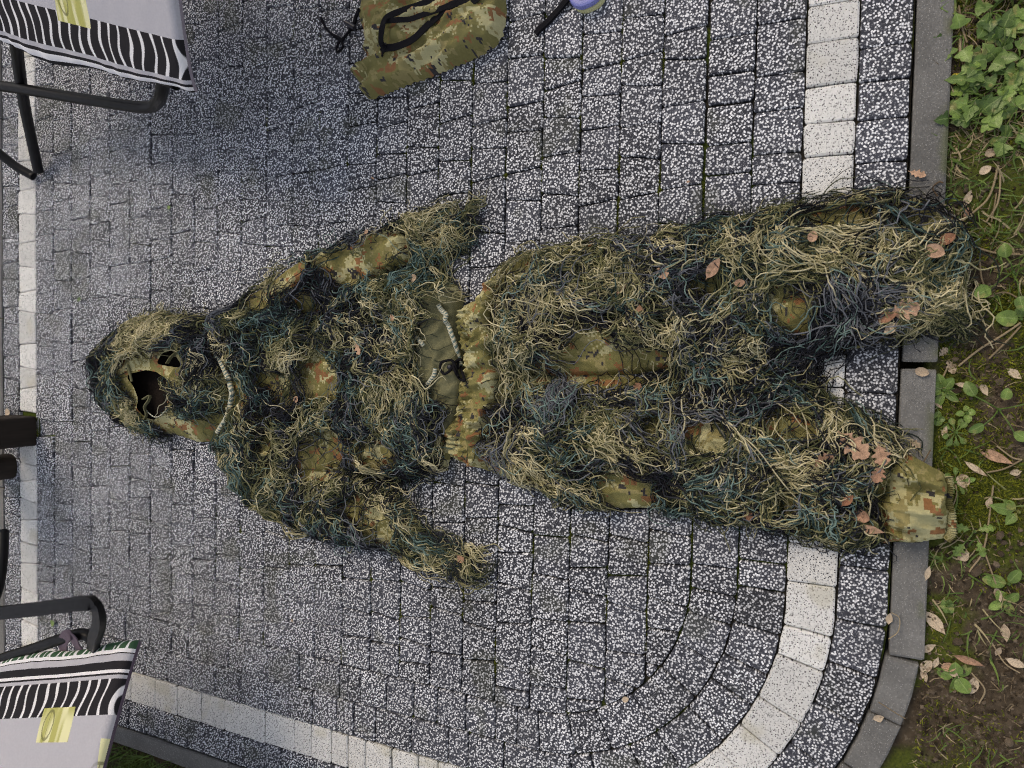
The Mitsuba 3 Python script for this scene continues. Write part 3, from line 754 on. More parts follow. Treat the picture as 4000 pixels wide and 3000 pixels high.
TUFTS_JACKET = [(880, 1210, 'B', 150, 2), (930, 1180, 'B', 100, 2), (880, 1280, 'E', 200, 2), (900, 1330, 'T', 200, 2), (890, 1370, 'T', 260, 1), (960, 1250, 'O', None, 2), (1000, 1300, 'G', None, 2), (950, 1380, 'G', 300, 2), (960, 1440, 'G', 330, 2), (900, 1440, 'B', None, 1),
                (1080, 1040, 'T', 110, 2), (1060, 1090, 'O', 160, 1), (1190, 990, 'G', 120, 2), (1150, 1010, 'O', 140, 1), (1240, 1060, 'B', 270, 3), (1220, 1120, 'B', 290, 2), (1330, 930, 'B', 60, 2), (1300, 950, 'G', 100, 2), (1430, 900, 'B', 60, 2), (1480, 870, 'B', 40, 1), (1390, 960, 'E', 60, 1), (1370, 1020, 'B', 250, 1),
                (1570, 895, 'T', 30, 3), (1600, 850, 'T', 30, 3), (1570, 930, 'O', 20, 2), (1600, 1000, 'B', 10, 3), (1640, 970, 'G', 20, 3), (1740, 900, 'T', 15, 2), (1760, 860, 'G', 20, 2), (1800, 880, 'O', 20, 2), (1640, 1000, 'T', 350, 1), (1460, 1060, 'O', 300, 2), (1420, 1080, 'G', 320, 2), (1520, 1050, 'O', 330, 2), (1600, 1080, 'G', 0, 2), (1690, 1110, 'O', 20, 2), (1740, 1130, 'T', 40, 2), (1750, 1180, 'O', 350, 1), (1540, 1130, 'O', 340, 1),
                (1370, 1160, 'B', 280, 2), (1310, 1180, 'B', 250, 2), (1120, 1180, 'G', 250, 2), (1100, 1230, 'G', None, 2), (1170, 1230, 'G', 300, 1), (1050, 1260, 'B', None, 2), (1060, 1340, 'B', 300, 2), (1010, 1390, 'B', None, 2), (1150, 1300, 'O', 340, 2), (1250, 1250, 'O', 330, 2), (1310, 1290, 'T', None, 2), (1400, 1260, 'T', 320, 2), (1440, 1220, 'O', 350, 2), (1500, 1180, 'G', None, 2), (1560, 1160, 'G', 20, 2),
                (1560, 1220, 'T', 310, 2), (1610, 1190, 'T', 320, 2), (1640, 1240, 'T', 300, 1), (1520, 1270, 'B', 270, 2), (1490, 1310, 'B', 260, 2), (1580, 1300, 'B', 260, 1), (1120, 1420, 'T', None, 2), (1180, 1390, 'O', 300, 2), (1130, 1490, 'B', None, 2), (1320, 1380, 'G', 280, 2), (1370, 1340, 'B', 330, 2), (1420, 1360, 'B', 290, 2), (1350, 1440, 'B', 330, 2), (1480, 1400, 'T', None, 3), (1540, 1440, 'T', 340, 3), (1620, 1420, 'O', 350, 2), (1560, 1380, 'O', 10, 1),
                (1500, 1500, 'T', 330, 2), (1600, 1490, 'G', 350, 2), (1410, 1490, 'O', None, 2), (1370, 1530, 'B', 290, 3), (1440, 1540, 'G', 310, 2), (1330, 1570, 'B', 300, 2), (1290, 1510, 'E', 300, 1), (1580, 1550, 'T', 320, 3), (1640, 1540, 'G', 340, 1), (1250, 1590, 'T', 290, 2), (1220, 1640, 'O', None, 2), (1160, 1590, 'B', 260, 2), (1300, 1650, 'G', None, 2), (1240, 1680, 'B', 250, 2),
                (1460, 1620, 'T', 300, 3), (1530, 1600, 'O', 330, 2), (1520, 1660, 'G', 320, 2), (1590, 1620, 'B', None, 3), (1680, 1600, 'B', 340, 2), (1690, 1660, 'T', 320, 2), (1380, 1680, 'B', None, 2), (1420, 1720, 'B', 300, 2), (1340, 1740, 'E', 290, 1), (1560, 1720, 'B', 320, 2), (1630, 1720, 'G', 300, 3), (1690, 1740, 'G', 280, 2), (1560, 1790, 'G', 320, 2), (1660, 1800, 'B', 330, 2), (1720, 1790, 'B', 300, 1), (1500, 1820, 'B', 310, 2),
                (900, 1560, 'T', 270, 2), (920, 1620, 'T', 250, 2), (890, 1680, 'G', 250, 2), (960, 1660, 'O', 280, 2), (1000, 1600, 'G', None, 1), (1060, 1560, 'B', 240, 2), (1090, 1640, 'B', None, 2), (1040, 1690, 'B', None, 2), (1130, 1700, 'O', 300, 2), (880, 1760, 'T', 250, 2), (930, 1800, 'G', 260, 2), (990, 1750, 'G', 270, 2), (1080, 1760, 'O', None, 2), (1130, 1800, 'T', 300, 2), (960, 1870, 'G', 250, 2), (1020, 1920, 'O', 240, 2), (1060, 1990, 'O', 250, 2), (1000, 1830, 'B', None, 2), (1100, 1880, 'G', 280, 2), (1120, 1960, 'B', 260, 2), (1170, 1760, 'B', None, 1),
                (1400, 1820, 'T', 330, 2), (1340, 1830, 'O', 300, 2), (1450, 1850, 'T', None, 1), (1510, 1870, 'B', 330, 2), (1580, 1890, 'B', 340, 1), (1220, 1910, 'O', 280, 2), (1200, 1860, 'T', None, 1), (1260, 1930, 'B', 320, 2), (1340, 1900, 'B', 340, 2), (1460, 1930, 'T', 340, 2), (1520, 1930, 'T', 300, 2), (1540, 1990, 'G', 280, 2), (1180, 1990, 'G', 270, 2), (1240, 2010, 'B', 280, 2), (1320, 1990, 'G', None, 2), (1290, 2060, 'B', 300, 2), (1220, 2070, 'T', 250, 2), (1330, 2110, 'G', 300, 2), (1270, 2110, 'O', 250, 1), (1400, 2080, 'E', 320, 2), (1470, 2140, 'E', 320, 1),
                (1560, 2060, 'G', 330, 3), (1590, 2110, 'O', 340, 3), (1640, 2130, 'G', 330, 2), (1620, 2080, 'O', 0, 2), (1720, 2130, 'T', 340, 2), (1700, 2170, 'O', 330, 2), (1790, 2160, 'T', 345, 2), (1820, 2200, 'O', 320, 1), (1560, 2160, 'T', 340, 1), (1660, 2030, 'O', 320, 1), (1780, 2220, 'G', 300, 1)]
TUFTS_TROUSERS = [(1930, 1090, 'T', 100, 3), (2000, 1040, 'T', 70, 2), (2020, 1090, 'T', 330, 3), (2080, 1020, 'O', 60, 2), (2110, 1090, 'T', None, 3), (2160, 1040, 'O', 70, 2), (2150, 1140, 'T', 300, 2), (1960, 1180, 'G', 350, 2), (2000, 1230, 'B', 340, 3), (2080, 1200, 'B', 0, 3), (2180, 1200, 'B', 20, 3), (2250, 1240, 'B', 0, 2), (2300, 1200, 'B', 20, 2), (2200, 1150, 'G', 30, 1),
                  (2240, 1030, 'O', 40, 2), (2300, 1000, 'O', 60, 2), (2330, 1060, 'T', 330, 2), (2460, 1000, 'T', 320, 3), (2500, 1060, 'T', 310, 2), (2400, 1100, 'O', None, 2), (2400, 960, 'E', 70, 2), (2560, 940, 'O', 60, 2), (2600, 980, 'B', 20, 2), (2620, 1020, 'G', None, 2), (2680, 950, 'G', 40, 2), (2780, 900, 'O', 30, 3), (2850, 920, 'T', 330, 2), (2720, 1000, 'B', None, 2),
                  (2440, 1140, 'B', 0, 2), (2400, 1180, 'B', 10, 2), (2520, 1160, 'B', 20, 2), (2600, 1130, 'B', 350, 3), (2680, 1180, 'B', 340, 2), (2500, 1230, 'G', None, 2), (2640, 1080, 'E', 330, 2), (2790, 1080, 'G', 330, 2), (2880, 1020, 'O', 320, 2), (2860, 960, 'B', 30, 2), (2930, 1100, 'G', 0, 2),
                  (1990, 1330, 'T', 190, 2), (2020, 1290, 'O', None, 2), (2040, 1350, 'T', None, 3), (1990, 1450, 'T', 200, 2), (2020, 1500, 'T', None, 3), (2060, 1430, 'O', None, 1), (2140, 1330, 'T', 330, 2), (2150, 1390, 'E', 330, 2), (2200, 1460, 'G', None, 2), (2280, 1500, 'E', 320, 2), (2380, 1290, 'O', 0, 2), (2450, 1280, 'T', 10, 2), (2560, 1310, 'T', 350, 3), (2660, 1350, 'T', 0, 3), (2760, 1350, 'T', 340, 3), (2820, 1330, 'T', 40, 2), (2860, 1410, 'T', 340, 2), (2720, 1280, 'O', 30, 2), (2650, 1260, 'B', 0, 2), (2800, 1240, 'B', 350, 2), (2900, 1280, 'T', 60, 2),
                  (2620, 1410, 'G', 340, 2), (2700, 1440, 'B', 350, 3), (2820, 1470, 'B', 0, 3), (2950, 1450, 'B', 350, 3), (3050, 1420, 'B', 340, 2), (2920, 1370, 'B', 330, 2), (3000, 1330, 'E', None, 2), (2760, 1520, 'B', 0, 2), (2900, 1520, 'B', 0, 2), (3020, 1500, 'B', 350, 2), (2560, 1480, 'O', 350, 1), (3120, 1370, 'G', 330, 2),
                  (2980, 870, 'O', 30, 3), (3050, 840, 'B', 40, 2), (3020, 900, 'G', 350, 3), (2980, 980, 'T', 330, 2), (3100, 960, 'T', 340, 3), (3200, 930, 'T', 350, 3), (3300, 950, 'T', 340, 3), (3180, 1000, 'O', 340, 2), (3100, 1030, 'O', 330, 2), (3250, 790, 'O', 20, 2), (3350, 770, 'G', 30, 3), (3420, 760, 'O', 50, 2), (3480, 780, 'B', 40, 3), (3490, 840, 'B', 320, 2), (3440, 880, 'T', 330, 2), (3560, 800, 'B', 30, 2), (3640, 830, 'B', 10, 2),
                  (2960, 1150, 'O', 0, 2), (2880, 1180, 'G', None, 2), (3050, 1080, 'T', 320, 1), (3180, 1080, 'B', 350, 3), (3280, 1080, 'B', 0, 3), (3200, 1150, 'E', 330, 3), (3290, 1180, 'E', 320, 3), (3340, 1240, 'E', 330, 2), (3230, 1230, 'B', 320, 3), (3180, 1290, 'B', 330, 2), (3380, 1100, 'B', 350, 2), (3430, 1010, 'O', 0, 3), (3500, 1050, 'T', 0, 3), (3560, 1000, 'O', 350, 3), (3600, 1060, 'O', 340, 2), (3450, 1130, 'O', 340, 2), (3520, 1150, 'G', 330, 3), (3600, 1180, 'T', 340, 3), (3700, 1220, 'T', 345, 3), (3660, 1130, 'O', 330, 2), (3680, 960, 'O', 340, 2), (3740, 1000, 'G', 330, 1), (3480, 1230, 'O', 330, 2), (3560, 1260, 'O', 330, 2), (3080, 1350, 'B', 320, 2), (3350, 1300, 'B', 320, 1), (3720, 900, 'G', 0, 1), (3560, 930, 'T', 340, 1),
                  (2080, 1620, 'B', None, 3), (2040, 1690, 'G', None, 3), (1950, 1640, 'B', 330, 2), (1960, 1720, 'E', 330, 2), (2000, 1780, 'T', 330, 3), (2060, 1830, 'T', 310, 4), (2120, 1880, 'T', 300, 3), (2000, 1840, 'T', 320, 2), (2160, 1760, 'G', 310, 2), (2200, 1830, 'B', 310, 2), (2240, 1900, 'G', 310, 2), (2280, 1950, 'B', 320, 2), (2330, 1980, 'G', 300, 1), (2180, 1920, 'O', 290, 1),
                  (2150, 1550, 'E', 0, 2), (2200, 1600, 'G', None, 2), (2280, 1590, 'O', 10, 3), (2250, 1660, 'T', None, 3), (2330, 1660, 'T', None, 3), (2320, 1730, 'O', None, 2), (2420, 1620, 'O', None, 3), (2380, 1790, 'B', 300, 3), (2460, 1810, 'B', 330, 2), (2440, 1690, 'T', 340, 2), (2400, 1530, 'B', 0, 2), (2480, 1540, 'G', 340, 2), (2540, 1560, 'B', 330, 2), (2350, 1530, 'E', 350, 2), (2560, 1660, 'O', None, 2), (2620, 1580, 'E', 320, 3), (2680, 1620, 'E', 330, 2), (2720, 1570, 'T', 350, 2), (2600, 1740, 'O', 0, 3), (2680, 1760, 'T', 350, 3), (2760, 1780, 'T', 340, 3), (2560, 1870, 'B', 350, 3), (2640, 1890, 'G', 320, 3), (2720, 1920, 'B', 330, 3), (2800, 1940, 'B', 330, 2), (2840, 1830, 'T', 340, 3), (2720, 1860, 'O', 330, 2), (2880, 1760, 'O', 350, 2), (2580, 1960, 'G', 300, 2), (2880, 1990, 'B', 330, 2), (2760, 1990, 'G', 310, 2), (2460, 1970, 'O', 290, 1),
                  (2820, 1700, 'B', 0, 3), (2900, 1700, 'G', 350, 2), (2960, 1580, 'O', 0, 3), (3080, 1570, 'O', 350, 3), (2940, 1640, 'E', 340, 2), (3180, 1590, 'T', 340, 2), (3270, 1580, 'G', 330, 3), (3340, 1620, 'G', 340, 2), (3380, 1680, 'T', 330, 3), (3440, 1720, 'T', 330, 3), (3300, 1680, 'O', 340, 2), (3000, 1700, 'O', 340, 2), (3060, 1760, 'B', 330, 2), (3200, 1730, 'B', 350, 3), (3260, 1790, 'B', 320, 3), (3400, 1770, 'T', 320, 3), (3150, 1840, 'T', 0, 3), (3050, 1850, 'T', 330, 3), (2960, 1900, 'O', 340, 3), (3280, 1880, 'O', 340, 2), (3360, 1860, 'B', 320, 2), (3100, 1940, 'G', 340, 3), (3200, 1960, 'O', 340, 3), (3320, 1950, 'B', 340, 2), (3040, 2010, 'B', 330, 2), (3150, 2040, 'G', 330, 3), (3260, 2040, 'O', 320, 3), (3370, 1990, 'B', 330, 3), (3400, 2060, 'B', 330, 2), (3440, 2000, 'G', 340, 2), (3340, 2090, 'O', 320, 2), (3420, 1900, 'O', 340, 1), (3260, 2110, 'O', 310, 2), (2960, 2060, 'B', 320, 1)]


def tufts(rows, parent, where, L, total):
    count = sum(r[4] for r in rows)
    for u, v, kind, head, num in rows:
        p = on_surface([(u + rng.normal(0, 10), v + rng.normal(0, 10))], .01)[0]
        th = rng.uniform(0, 6.283) if head is None else math.radians(head) + rng.normal(0, .3)
        n = int(total / count * num * rng.uniform(.85, 1.2))
        yarn_tuft(p[0], p[1], th, n, L * rng.uniform(.8, 1.25), rng.uniform(.6, 1.3), kind, parent, where, wild=rng.uniform(.45, 1.1), rootw=.013 + .005 * num)


tufts(TUFTS_HOOD, hood, 'hood', .115, 5200)
tufts(TUFTS_JACKET, jacket, 'jacket', .12, 15000)
tufts(TUFTS_TROUSERS, trousers, 'trousers', .135, 16000)

# ------------------------------------------------------------------ bag, cord and tape measure
BAG = [(1440, -70), (1424, 0), (1407, 24), (1398, 63), (1410, 111), (1431, 164), (1439, 207), (1441, 231), (1400, 248), (1386, 263), (1390, 299), (1405, 347), (1436, 386), (1487, 369), (1554, 338), (1627, 309), (1723, 275), (1791, 246), (1863, 217), (1926, 178), (1960, 130), (1972, 48), (1974, 0), (1970, -80)]
gx, gy = np.meshgrid(-1.35 + np.arange(170) * RS, .55 + np.arange(130) * RS, indexing='ij')
gp = np.stack([gx, gy, gx * 0], -1)
R_BAG = poly(BAG, .02)
keep_surface, surface = surface, np.zeros_like(gx)
fold = ridges(12, .036, 21, .38, 3.6) + ridges(26, .018, 22, .3, 2.6) + ridges(60, .006, 23, .2, 2)
bx = at(1400, 120, .02)
hemline = .006 * np.exp(-np.abs((gx - bx[0]) * .96 + (gy - bx[1]) * .28) / .02) * np.sin(gy * 330)
H_bag = lay(R_BAG, .030, edge=.03, wrinkle=fold + hemline)
bag = thing('carry_bag', 'flat camouflage drawstring bag with black straps lying at the top of the photo', 'bag')


def bag_sample(arr, x, y):
    return map_coordinates(arr, [(np.asarray(x) + 1.35) / RS, (np.asarray(y) - .55) / RS], order=1, mode='nearest')


suit_sample, sample = sample, bag_sample
obj('pouch', cloth(R_BAG, H_bag), 'mat_camo_bag', bag, smooth=True)


def on_bag(pts):
    out = []
    for u, v, lift in pts:
        p = at(u, v, .04)
        for _ in range(3):
            z = max(0, float(sample(H_bag, [p[0]], [p[1]])[0])) + lift
            p = at(u, v, z)
        out.append(p)
    return np.array(out)


obj('strap', ribbon(on_bag([(1490, 205, .004), (1502, 180, .012), (1488, 165, .03), (1492, 110, .035), (1508, 70, .03), (1560, 45, .015), (1640, 18, .008), (1700, -10, .006), (1760, -50, .004)]), .017, .002), 'mat_black_web', bag, label='black webbing strap, upper strand')
obj('strap', ribbon(on_bag([(1488, 212, .003), (1500, 190, .008), (1545, 183, .012), (1610, 155, .010), (1660, 108, .008), (1700, 72, .006), (1740, 30, .006), (1800, 8, .006), (1850, 2, .004), (1900, -40, .004)]), .019, .002), 'mat_black_web', bag, label='black webbing strap, lower strand')
obj('strap', ribbon(on_bag([(1500, 82, .012), (1550, 78, .02), (1600, 75, .012), (1650, 58, .008), (1710, 38, .006), (1780, 12, .004)]), .014, .002), 'mat_black_web', bag)
for lift, pts in ((.004, [(1402, 36), (1392, 55), (1384, 80), (1374, 108), (1352, 138), (1334, 158), (1315, 150), (1290, 128), (1270, 105), (1256, 72)]), (.006, [(1404, 40), (1394, 62), (1384, 90), (1368, 115), (1345, 145), (1322, 168), (1314, 195), (1320, 202), (1336, 190), (1338, 172), (1326, 150), (1300, 135), (1280, 118), (1262, 90), (1254, 68)])):
    obj('drawcord', tube(on_bag([(u, v, lift) for u, v in pts]), .0034, 8), 'mat_black_web', bag, smooth=True, label='black drawcord trailing on the setts')
p0, p1 = on_bag([(1352, 88, .012), (1384, 108, .012)])
obj('cord_lock', tube([p0, p0 * .97 + p1 * .03, p0 * .03 + p1 * .97, p1], .0075, 14, 3), 'mat_button', bag, smooth=40, label='black plastic cord lock')
sample = suit_sample
surface = keep_surface

diffuse('mat_tape_blue', lambda p, n, uv: mix((.15, .17, .46), (.20, .22, .54), fbm(p.x * 60, p.y * 60)), .35, .5)
diffuse('mat_tape_lime', (.50, .50, .26), .45, .4)
diffuse('mat_tape_label', (.010, .010, .010), .3, .5)
diffuse('mat_tape_print', (.70, .64, .06), .5, .3)
tape = thing('tape_measure', 'violet blue tape measure with a black label and a pale lime base', 'tape measure')
tc = at(2290, -42, .03)
ax1, ax2 = np.array([.97, .24]), np.array([-.24, .97])


def slab(w, h, rr, z0, z1, round_=.006, cx=0, cy=0):
    base = sbox(-w / 2 + rr, -h / 2 + rr, w / 2 - rr, h / 2 - rr).buffer(rr, quad_segs=10)
    prof = [(0, z0), (round_ * .3, z0 - 0), (0, z0)]
    rings = []
    for ins, z in ((round_ * .6, z0), (0, z0 + round_ * .6), (0, z1 - round_), (round_ * .3, z1 - round_ * .3), (round_, z1)):
        b = sbox(-w / 2 + rr, -h / 2 + rr, w / 2 - rr, h / 2 - rr).buffer(rr - ins, quad_segs=10)
        rings.append((np.array(b.exterior.coords)[:-1], z))
    n = len(rings[0][0])
    V = np.vstack([np.c_[r, np.full(n, z)] for r, z in rings] + [[[0, 0, z0]], [[0, 0, z1]]])
    F = []
    for k in range(len(rings) - 1):
        for i in range(n):
            j = (i + 1) % n
            F += [[k * n + i, (k + 1) * n + j, k * n + j], [k * n + i, (k + 1) * n + i, (k + 1) * n + j]]
    L = len(rings)
    for i in range(n):
        j = (i + 1) % n
        F += [[L * n, i, j], [L * n + 1, (L - 1) * n + j, (L - 1) * n + i]]
    W = V.copy()
    W[:, :2] = tc[:2] + np.outer(V[:, 0] + cx, ax1) + np.outer(V[:, 1] + cy, ax2)
    return W, np.array(F)[:, ::-1]


obj('base', slab(.086, .086, .036, .001, .018), 'mat_tape_lime', tape, smooth=40, label='pale lime lower shell')
obj('bezel', slab(.084, .084, .035, .018, .038, .008, -.003, .001), 'mat_tape_blue', tape, smooth=40, label='violet blue upper shell')
obj('label', slab(.056, .056, .026, .0375, .0386, .0004, -.003, .001), 'mat_tape_label', tape, label='round black label with yellow print')
tm = meshkit.text_mesh('18', .015, .0006, bold=True)
V = np.array(tm.vertices); V[:, :2] -= [.009, .0245]
W = V.copy(); W[:, :2] = tc[:2] + np.outer(V[:, 0], ax1) + np.outer(V[:, 1], ax2); W[:, 2] = V[:, 2] + .0387
obj('print', (W, np.array(tm.faces)), 'mat_tape_print', tape, label='yellow figures on the black label')
P = np.array([at(2250, -40, .02), at(2225, -12, .016), at(2190, 30, .012), at(2140, 85, .010), at(2110, 112, .008), at(2093, 132, .005)])
obj('wrist_strap', ribbon(P, .013, .009), 'mat_black_web', tape, smooth=30, label='flat black wrist strap')

# ------------------------------------------------------------------ garden chairs with striped cushions


def zebra(s, t, dens=25.0):
    w = s * dens + .16 * dr.sin(t * 55 + 5 * noise(s * 7, 5)) + .35 * (noise(s * 14, t * 9) - .5) + t * 1.5
    f = w - dr.floor(w)
    return ss(.135, .085, dr.abs(f - .5) + .03 * dr.sin(t * 50 + s * 40))


WHT, GRY, BLK, GRN = (.74, .74, .78), (.40, .40, .45), (.013, .012, .016), (.035, .085, .045)


def band(t, a, b):
    return dr.select((t > a) & (t < b), 1.0, 0.0)


def patch_print(c, s, t, s0, s1, t0, t1):
    sk = s + (t - t0) * .12
    on = band(sk, s0, s1) * band(t, t0, t1)
    tone = mix((.42, .42, .13), (.72, .71, .42), ss(.3, .7, noise(s * 90, t * 9)))
    cx_, cy_ = (s - (s0 * .3 + s1 * .7)) / (.018), (t - (t0 + t1) / 2) / (.034)
    rr = dr.sqrt(dr.square(cx_) + dr.square(cy_))
    line = ss(.16, .06, dr.abs(rr - 1)) + ss(.06, .02, dr.abs(cx_)) * dr.select(rr < 1.05, 1.0, 0.0)
    tone = mix(tone, (.12, .12, .05), dr.clip(line, 0, 1) * .7)
    return dr.select(on > .5, tone, mix(c, (.22, .22, .2), dr.clip(line, 0, 1) * .45))


def f_cushion_a(p, n, uv):
    s, t = uv.x, uv.y
    c = mix(GRY, (.46, .46, .51), fbm(s * 400, t * 400))
    z = zebra(s, t)
    c = dr.select(band(t, .040, .132) > .5, mix(BLK, WHT, z), c)
    c = dr.select(band(t, .021, .029) > .5, mi.Color3f(BLK), c)
    c = dr.select(band(t, .008, .021) > .5, mi.Color3f(WHT), c)
    c = dr.select(t < .008, mi.Color3f(BLK), c)
    c = dr.select(t < -.012, mi.Color3f(.30, .27, .33), c)
    return patch_print(patch_print(c, s, t, .325, .455, .108, .215), s, t, .13, .18, .205, .30)


def f_cushion_b(p, n, uv):
    s, t = uv.x, uv.y
    c = mix(GRY, (.46, .46, .51), fbm(s * 400, t * 400))
    z = zebra(s + .3, t * -1.0, 25.0)
    c = dr.select(band(t, .088, .172) > .5, mix(BLK, WHT, z), c)
    c = dr.select(band(t, .074, .079) > .5, mi.Color3f(BLK), c)
    c = dr.select(band(t, .066, .074) > .5, mi.Color3f(WHT), c)
    c = dr.select(band(t, .046, .066) > .5, mi.Color3f(BLK), c)
    c = dr.select(band(t, .027, .0295) > .5, mi.Color3f(BLK), c)
    c = dr.select(band(t, .0185, .027) > .5, mi.Color3f(WHT), c)
    # green band with a white looping script
    q = s / .058
    k = dr.floor(q)
    a = (q - k - .5) * .058
    b = t - .008 - .006 * crand(k, 7)
    rr = dr.sqrt(dr.square(a * 1.05) + dr.square(b))
    arc = ss(.0036, .0022, dr.abs(rr - (.012 + .006 * crand(k, 2)))) * dr.select((b > -.004) | (crand(k, 5) > .6), 1.0, 0.0)
    leg = ss(.0034, .002, dr.abs(a - .021 - (b * (crand(k, 3) - .3) * 1.4)))
    c = dr.select(t < .0185, mix(GRN, WHT, dr.clip(arc + leg, 0, 1)), c)
    c = dr.select(t < -.004, mi.Color3f(.13, .10, .14), c)
    return patch_print(patch_print(c, s, t, .147, .275, .150, .232), s, t, -.02, .012, .225, .40)


diffuse('mat_cushion_a', f_cushion_a, .8, .25)
diffuse('mat_cushion_b', f_cushion_b, .8, .25)
diffuse('mat_purple_strap', lambda p, n, uv: mix((.10, .075, .10), (.16, .125, .155), noise(p.x * 900, p.y * 900)), .8, .2)


def cushion(A, B, C, depth, mat, parent, thick=.038, sag=.012, seed=1, left=.25):
    """Padded slab: front edge A -> B (on past B by `left`), rising towards C."""
    A, B, C = (np.asarray(v, float) for v in (A, B, C))
    es = (B - A); L = np.linalg.norm(es) + left; es /= np.linalg.norm(es)
    et = C - A; et -= es * (et @ es); et /= np.linalg.norm(et)
    nn = np.cross(et, es); nn = nn if nn[2] > 0 else -nn
    ns, nt = 150, 110
    s = L * np.linspace(0, 1, ns); t = depth * np.linspace(0, 1, nt)
    # denser near the edges
    s = np.concatenate([np.linspace(0, .02, 12)[:-1], np.linspace(.02, L, ns)]); t = np.concatenate([np.linspace(0, .03, 16)[:-1], np.linspace(.03, depth, nt)])
    S, Tt = np.meshgrid(s, t, indexing='ij')
    r = thick * .55
    def fall(d):
        return np.sqrt(np.clip(1 - (1 - np.clip(d / r, 0, 1)) ** 2, 0, 1))
    f = np.minimum(fall(S), fall(Tt))
    q = np.stack([S, Tt, S * 0 + seed], -1)
    puff = .006 * (meshkit.fbm(q * 11, 3, seed=seed) - .5) + .004 * np.exp(-Tt / .05) * np.sin(S * 70 + 8 * meshkit.noise(q * 9, seed=seed))
    top = thick * .5 * f + puff * f
    bot = -thick * .5 * f
    edge = sag * np.sin(S * 6.5 + seed) * np.exp(-Tt / .06) + .006 * np.sin(S * 17 + seed)
    dip = -sag * 1.3 * np.exp(-Tt / .05)
    P = lambda h: A + S[..., None] * es + (Tt + edge * np.exp(-Tt / .03))[..., None] * et + (h + dip)[..., None] * nn
    n0, n1 = S.shape
    i, j = np.meshgrid(np.arange(n0 - 1), np.arange(n1 - 1), indexing='ij')
    a = (i * n1 + j)
    F = np.stack([np.stack([a, a + n1, a + n1 + 1], -1), np.stack([a, a + n1 + 1, a + 1], -1)], 2).reshape(-1, 3)
    V = np.vstack([P(top).reshape(-1, 3), P(bot).reshape(-1, 3)])
    F = np.vstack([F, F[:, ::-1] + n0 * n1])
    uv = np.vstack([np.c_[S.ravel(), Tt.ravel()], np.c_[S.ravel(), (-.015 - Tt * .01).ravel()]])
    obj('cushion', (V, F), mat, parent, smooth=True, uv=uv)
    return A, es, et, nn


chair_a = thing('garden_chair', 'folding garden chair at the top left, its striped cushion edge facing the bag', 'garden chair', 'striped garden chairs')
cushion(at(746, 388, .40), at(150, 215, .40), at(697, 0, .49), .95, 'mat_cushion_a', chair_a, seed=1, left=.5)
chair_b = thing('garden_chair', 'folding garden chair at the bottom left, with a green scripted band and black armrest loop', 'garden chair', 'striped garden chairs')
cushion(at(532, 2512, .40), at(0, 2566, .40), at(400, 3000, .54), .95, 'mat_cushion_b', chair_b, sag=.005, seed=4, left=.5)
# frame of the chair at the top
fr = lambda pts: np.array([at(u, v, z) for u, v, z in pts])
obj('leg', tube(fr([(150, 668, .018), (118, 520, .10), (92, 390, .19), (70, 230, .30), (62, 150, .36)]), .017, 14), 'mat_frame', chair_a, smooth=True, label='black tube leg standing on the white course')
obj('leg', tube(fr([(132, 690, .018), (60, 648, .05), (-30, 580, .10), (-200, 470, .2)]), .0155, 14), 'mat_frame', chair_a, smooth=True)
obj('cross_tube', tube(fr([(-120, 322, .24), (60, 344, .24), (330, 388, .24), (520, 416, .24), (585, 418, .245), (615, 400, .27), (630, 365, .33), (640, 290, .38)]), .0165, 14), 'mat_frame', chair_a, smooth=True, label='black cross tube under the cushion')
obj('seat_frame', tube(fr([(690, 330, .385), (500, 265, .385), (150, 175, .385), (-100, 100, .385)]), .014, 12), 'mat_frame', chair_a, smooth=True)
V, F = ribbon(fr([(-200, 2412, .50), (-60, 2400, .50), (160, 2377, .50), (330, 2356, .50), (368, 2366, .495), (386, 2396, .48), (386, 2440, .46), (368, 2500, .43), (362, 2570, .38)]), .034, .018, steps=8)
obj('armrest', (V, F), 'mat_frame', chair_b, smooth=45, label='flat black armrest loop')
obj('cross_tube', tube(fr([(-120, 2612, .40), (40, 2562, .40), (150, 2527, .40), (245, 2494, .40), (310, 2477, .40), (345, 2484, .40), (366, 2512, .39), (372, 2570, .36)]), .0155, 14), 'mat_frame', chair_b, smooth=True, label='black round tube behind the cushion')
obj('leg', tube(fr([(12, 2075, .30), (8, 2180, .33), (-10, 2300, .36), (-60, 2420, .40)]), .016, 12), 'mat_frame', chair_b, smooth=True)
obj('rear_leg', tube(fr([(365, 2560, .38), (350, 2720, .2), (330, 2850, .02)]), .014, 12), 'mat_frame', chair_b, smooth=True)
V, F = ribbon(fr([(250, 2560, .39), (246, 2510, .405), (262, 2482, .425), (282, 2484, .428), (296, 2515, .41), (318, 2545, .40)]), .032, .003, side=(1, -.1, 0))
obj('strap', (V, F), 'mat_purple_strap', chair_b, smooth=40, label='dusty purple strap looped over the tube')

# ------------------------------------------------------------------ dark posts at the left edge


def rounded_post(cx, cy, w, d, h, parent, name='shaft', rr=.012):
    q = sbox(cx - w / 2, cy - d / 2, cx + w / 2, cy + d / 2).buffer(-rr).buffer(rr, quad_segs=4)
    m = trimesh.creation.extrude_polygon(q, h, engine='earcut')
    m.apply_translation([0, 0, .0])
    obj(name, m, 'mat_dark_wood', parent, smooth=35)


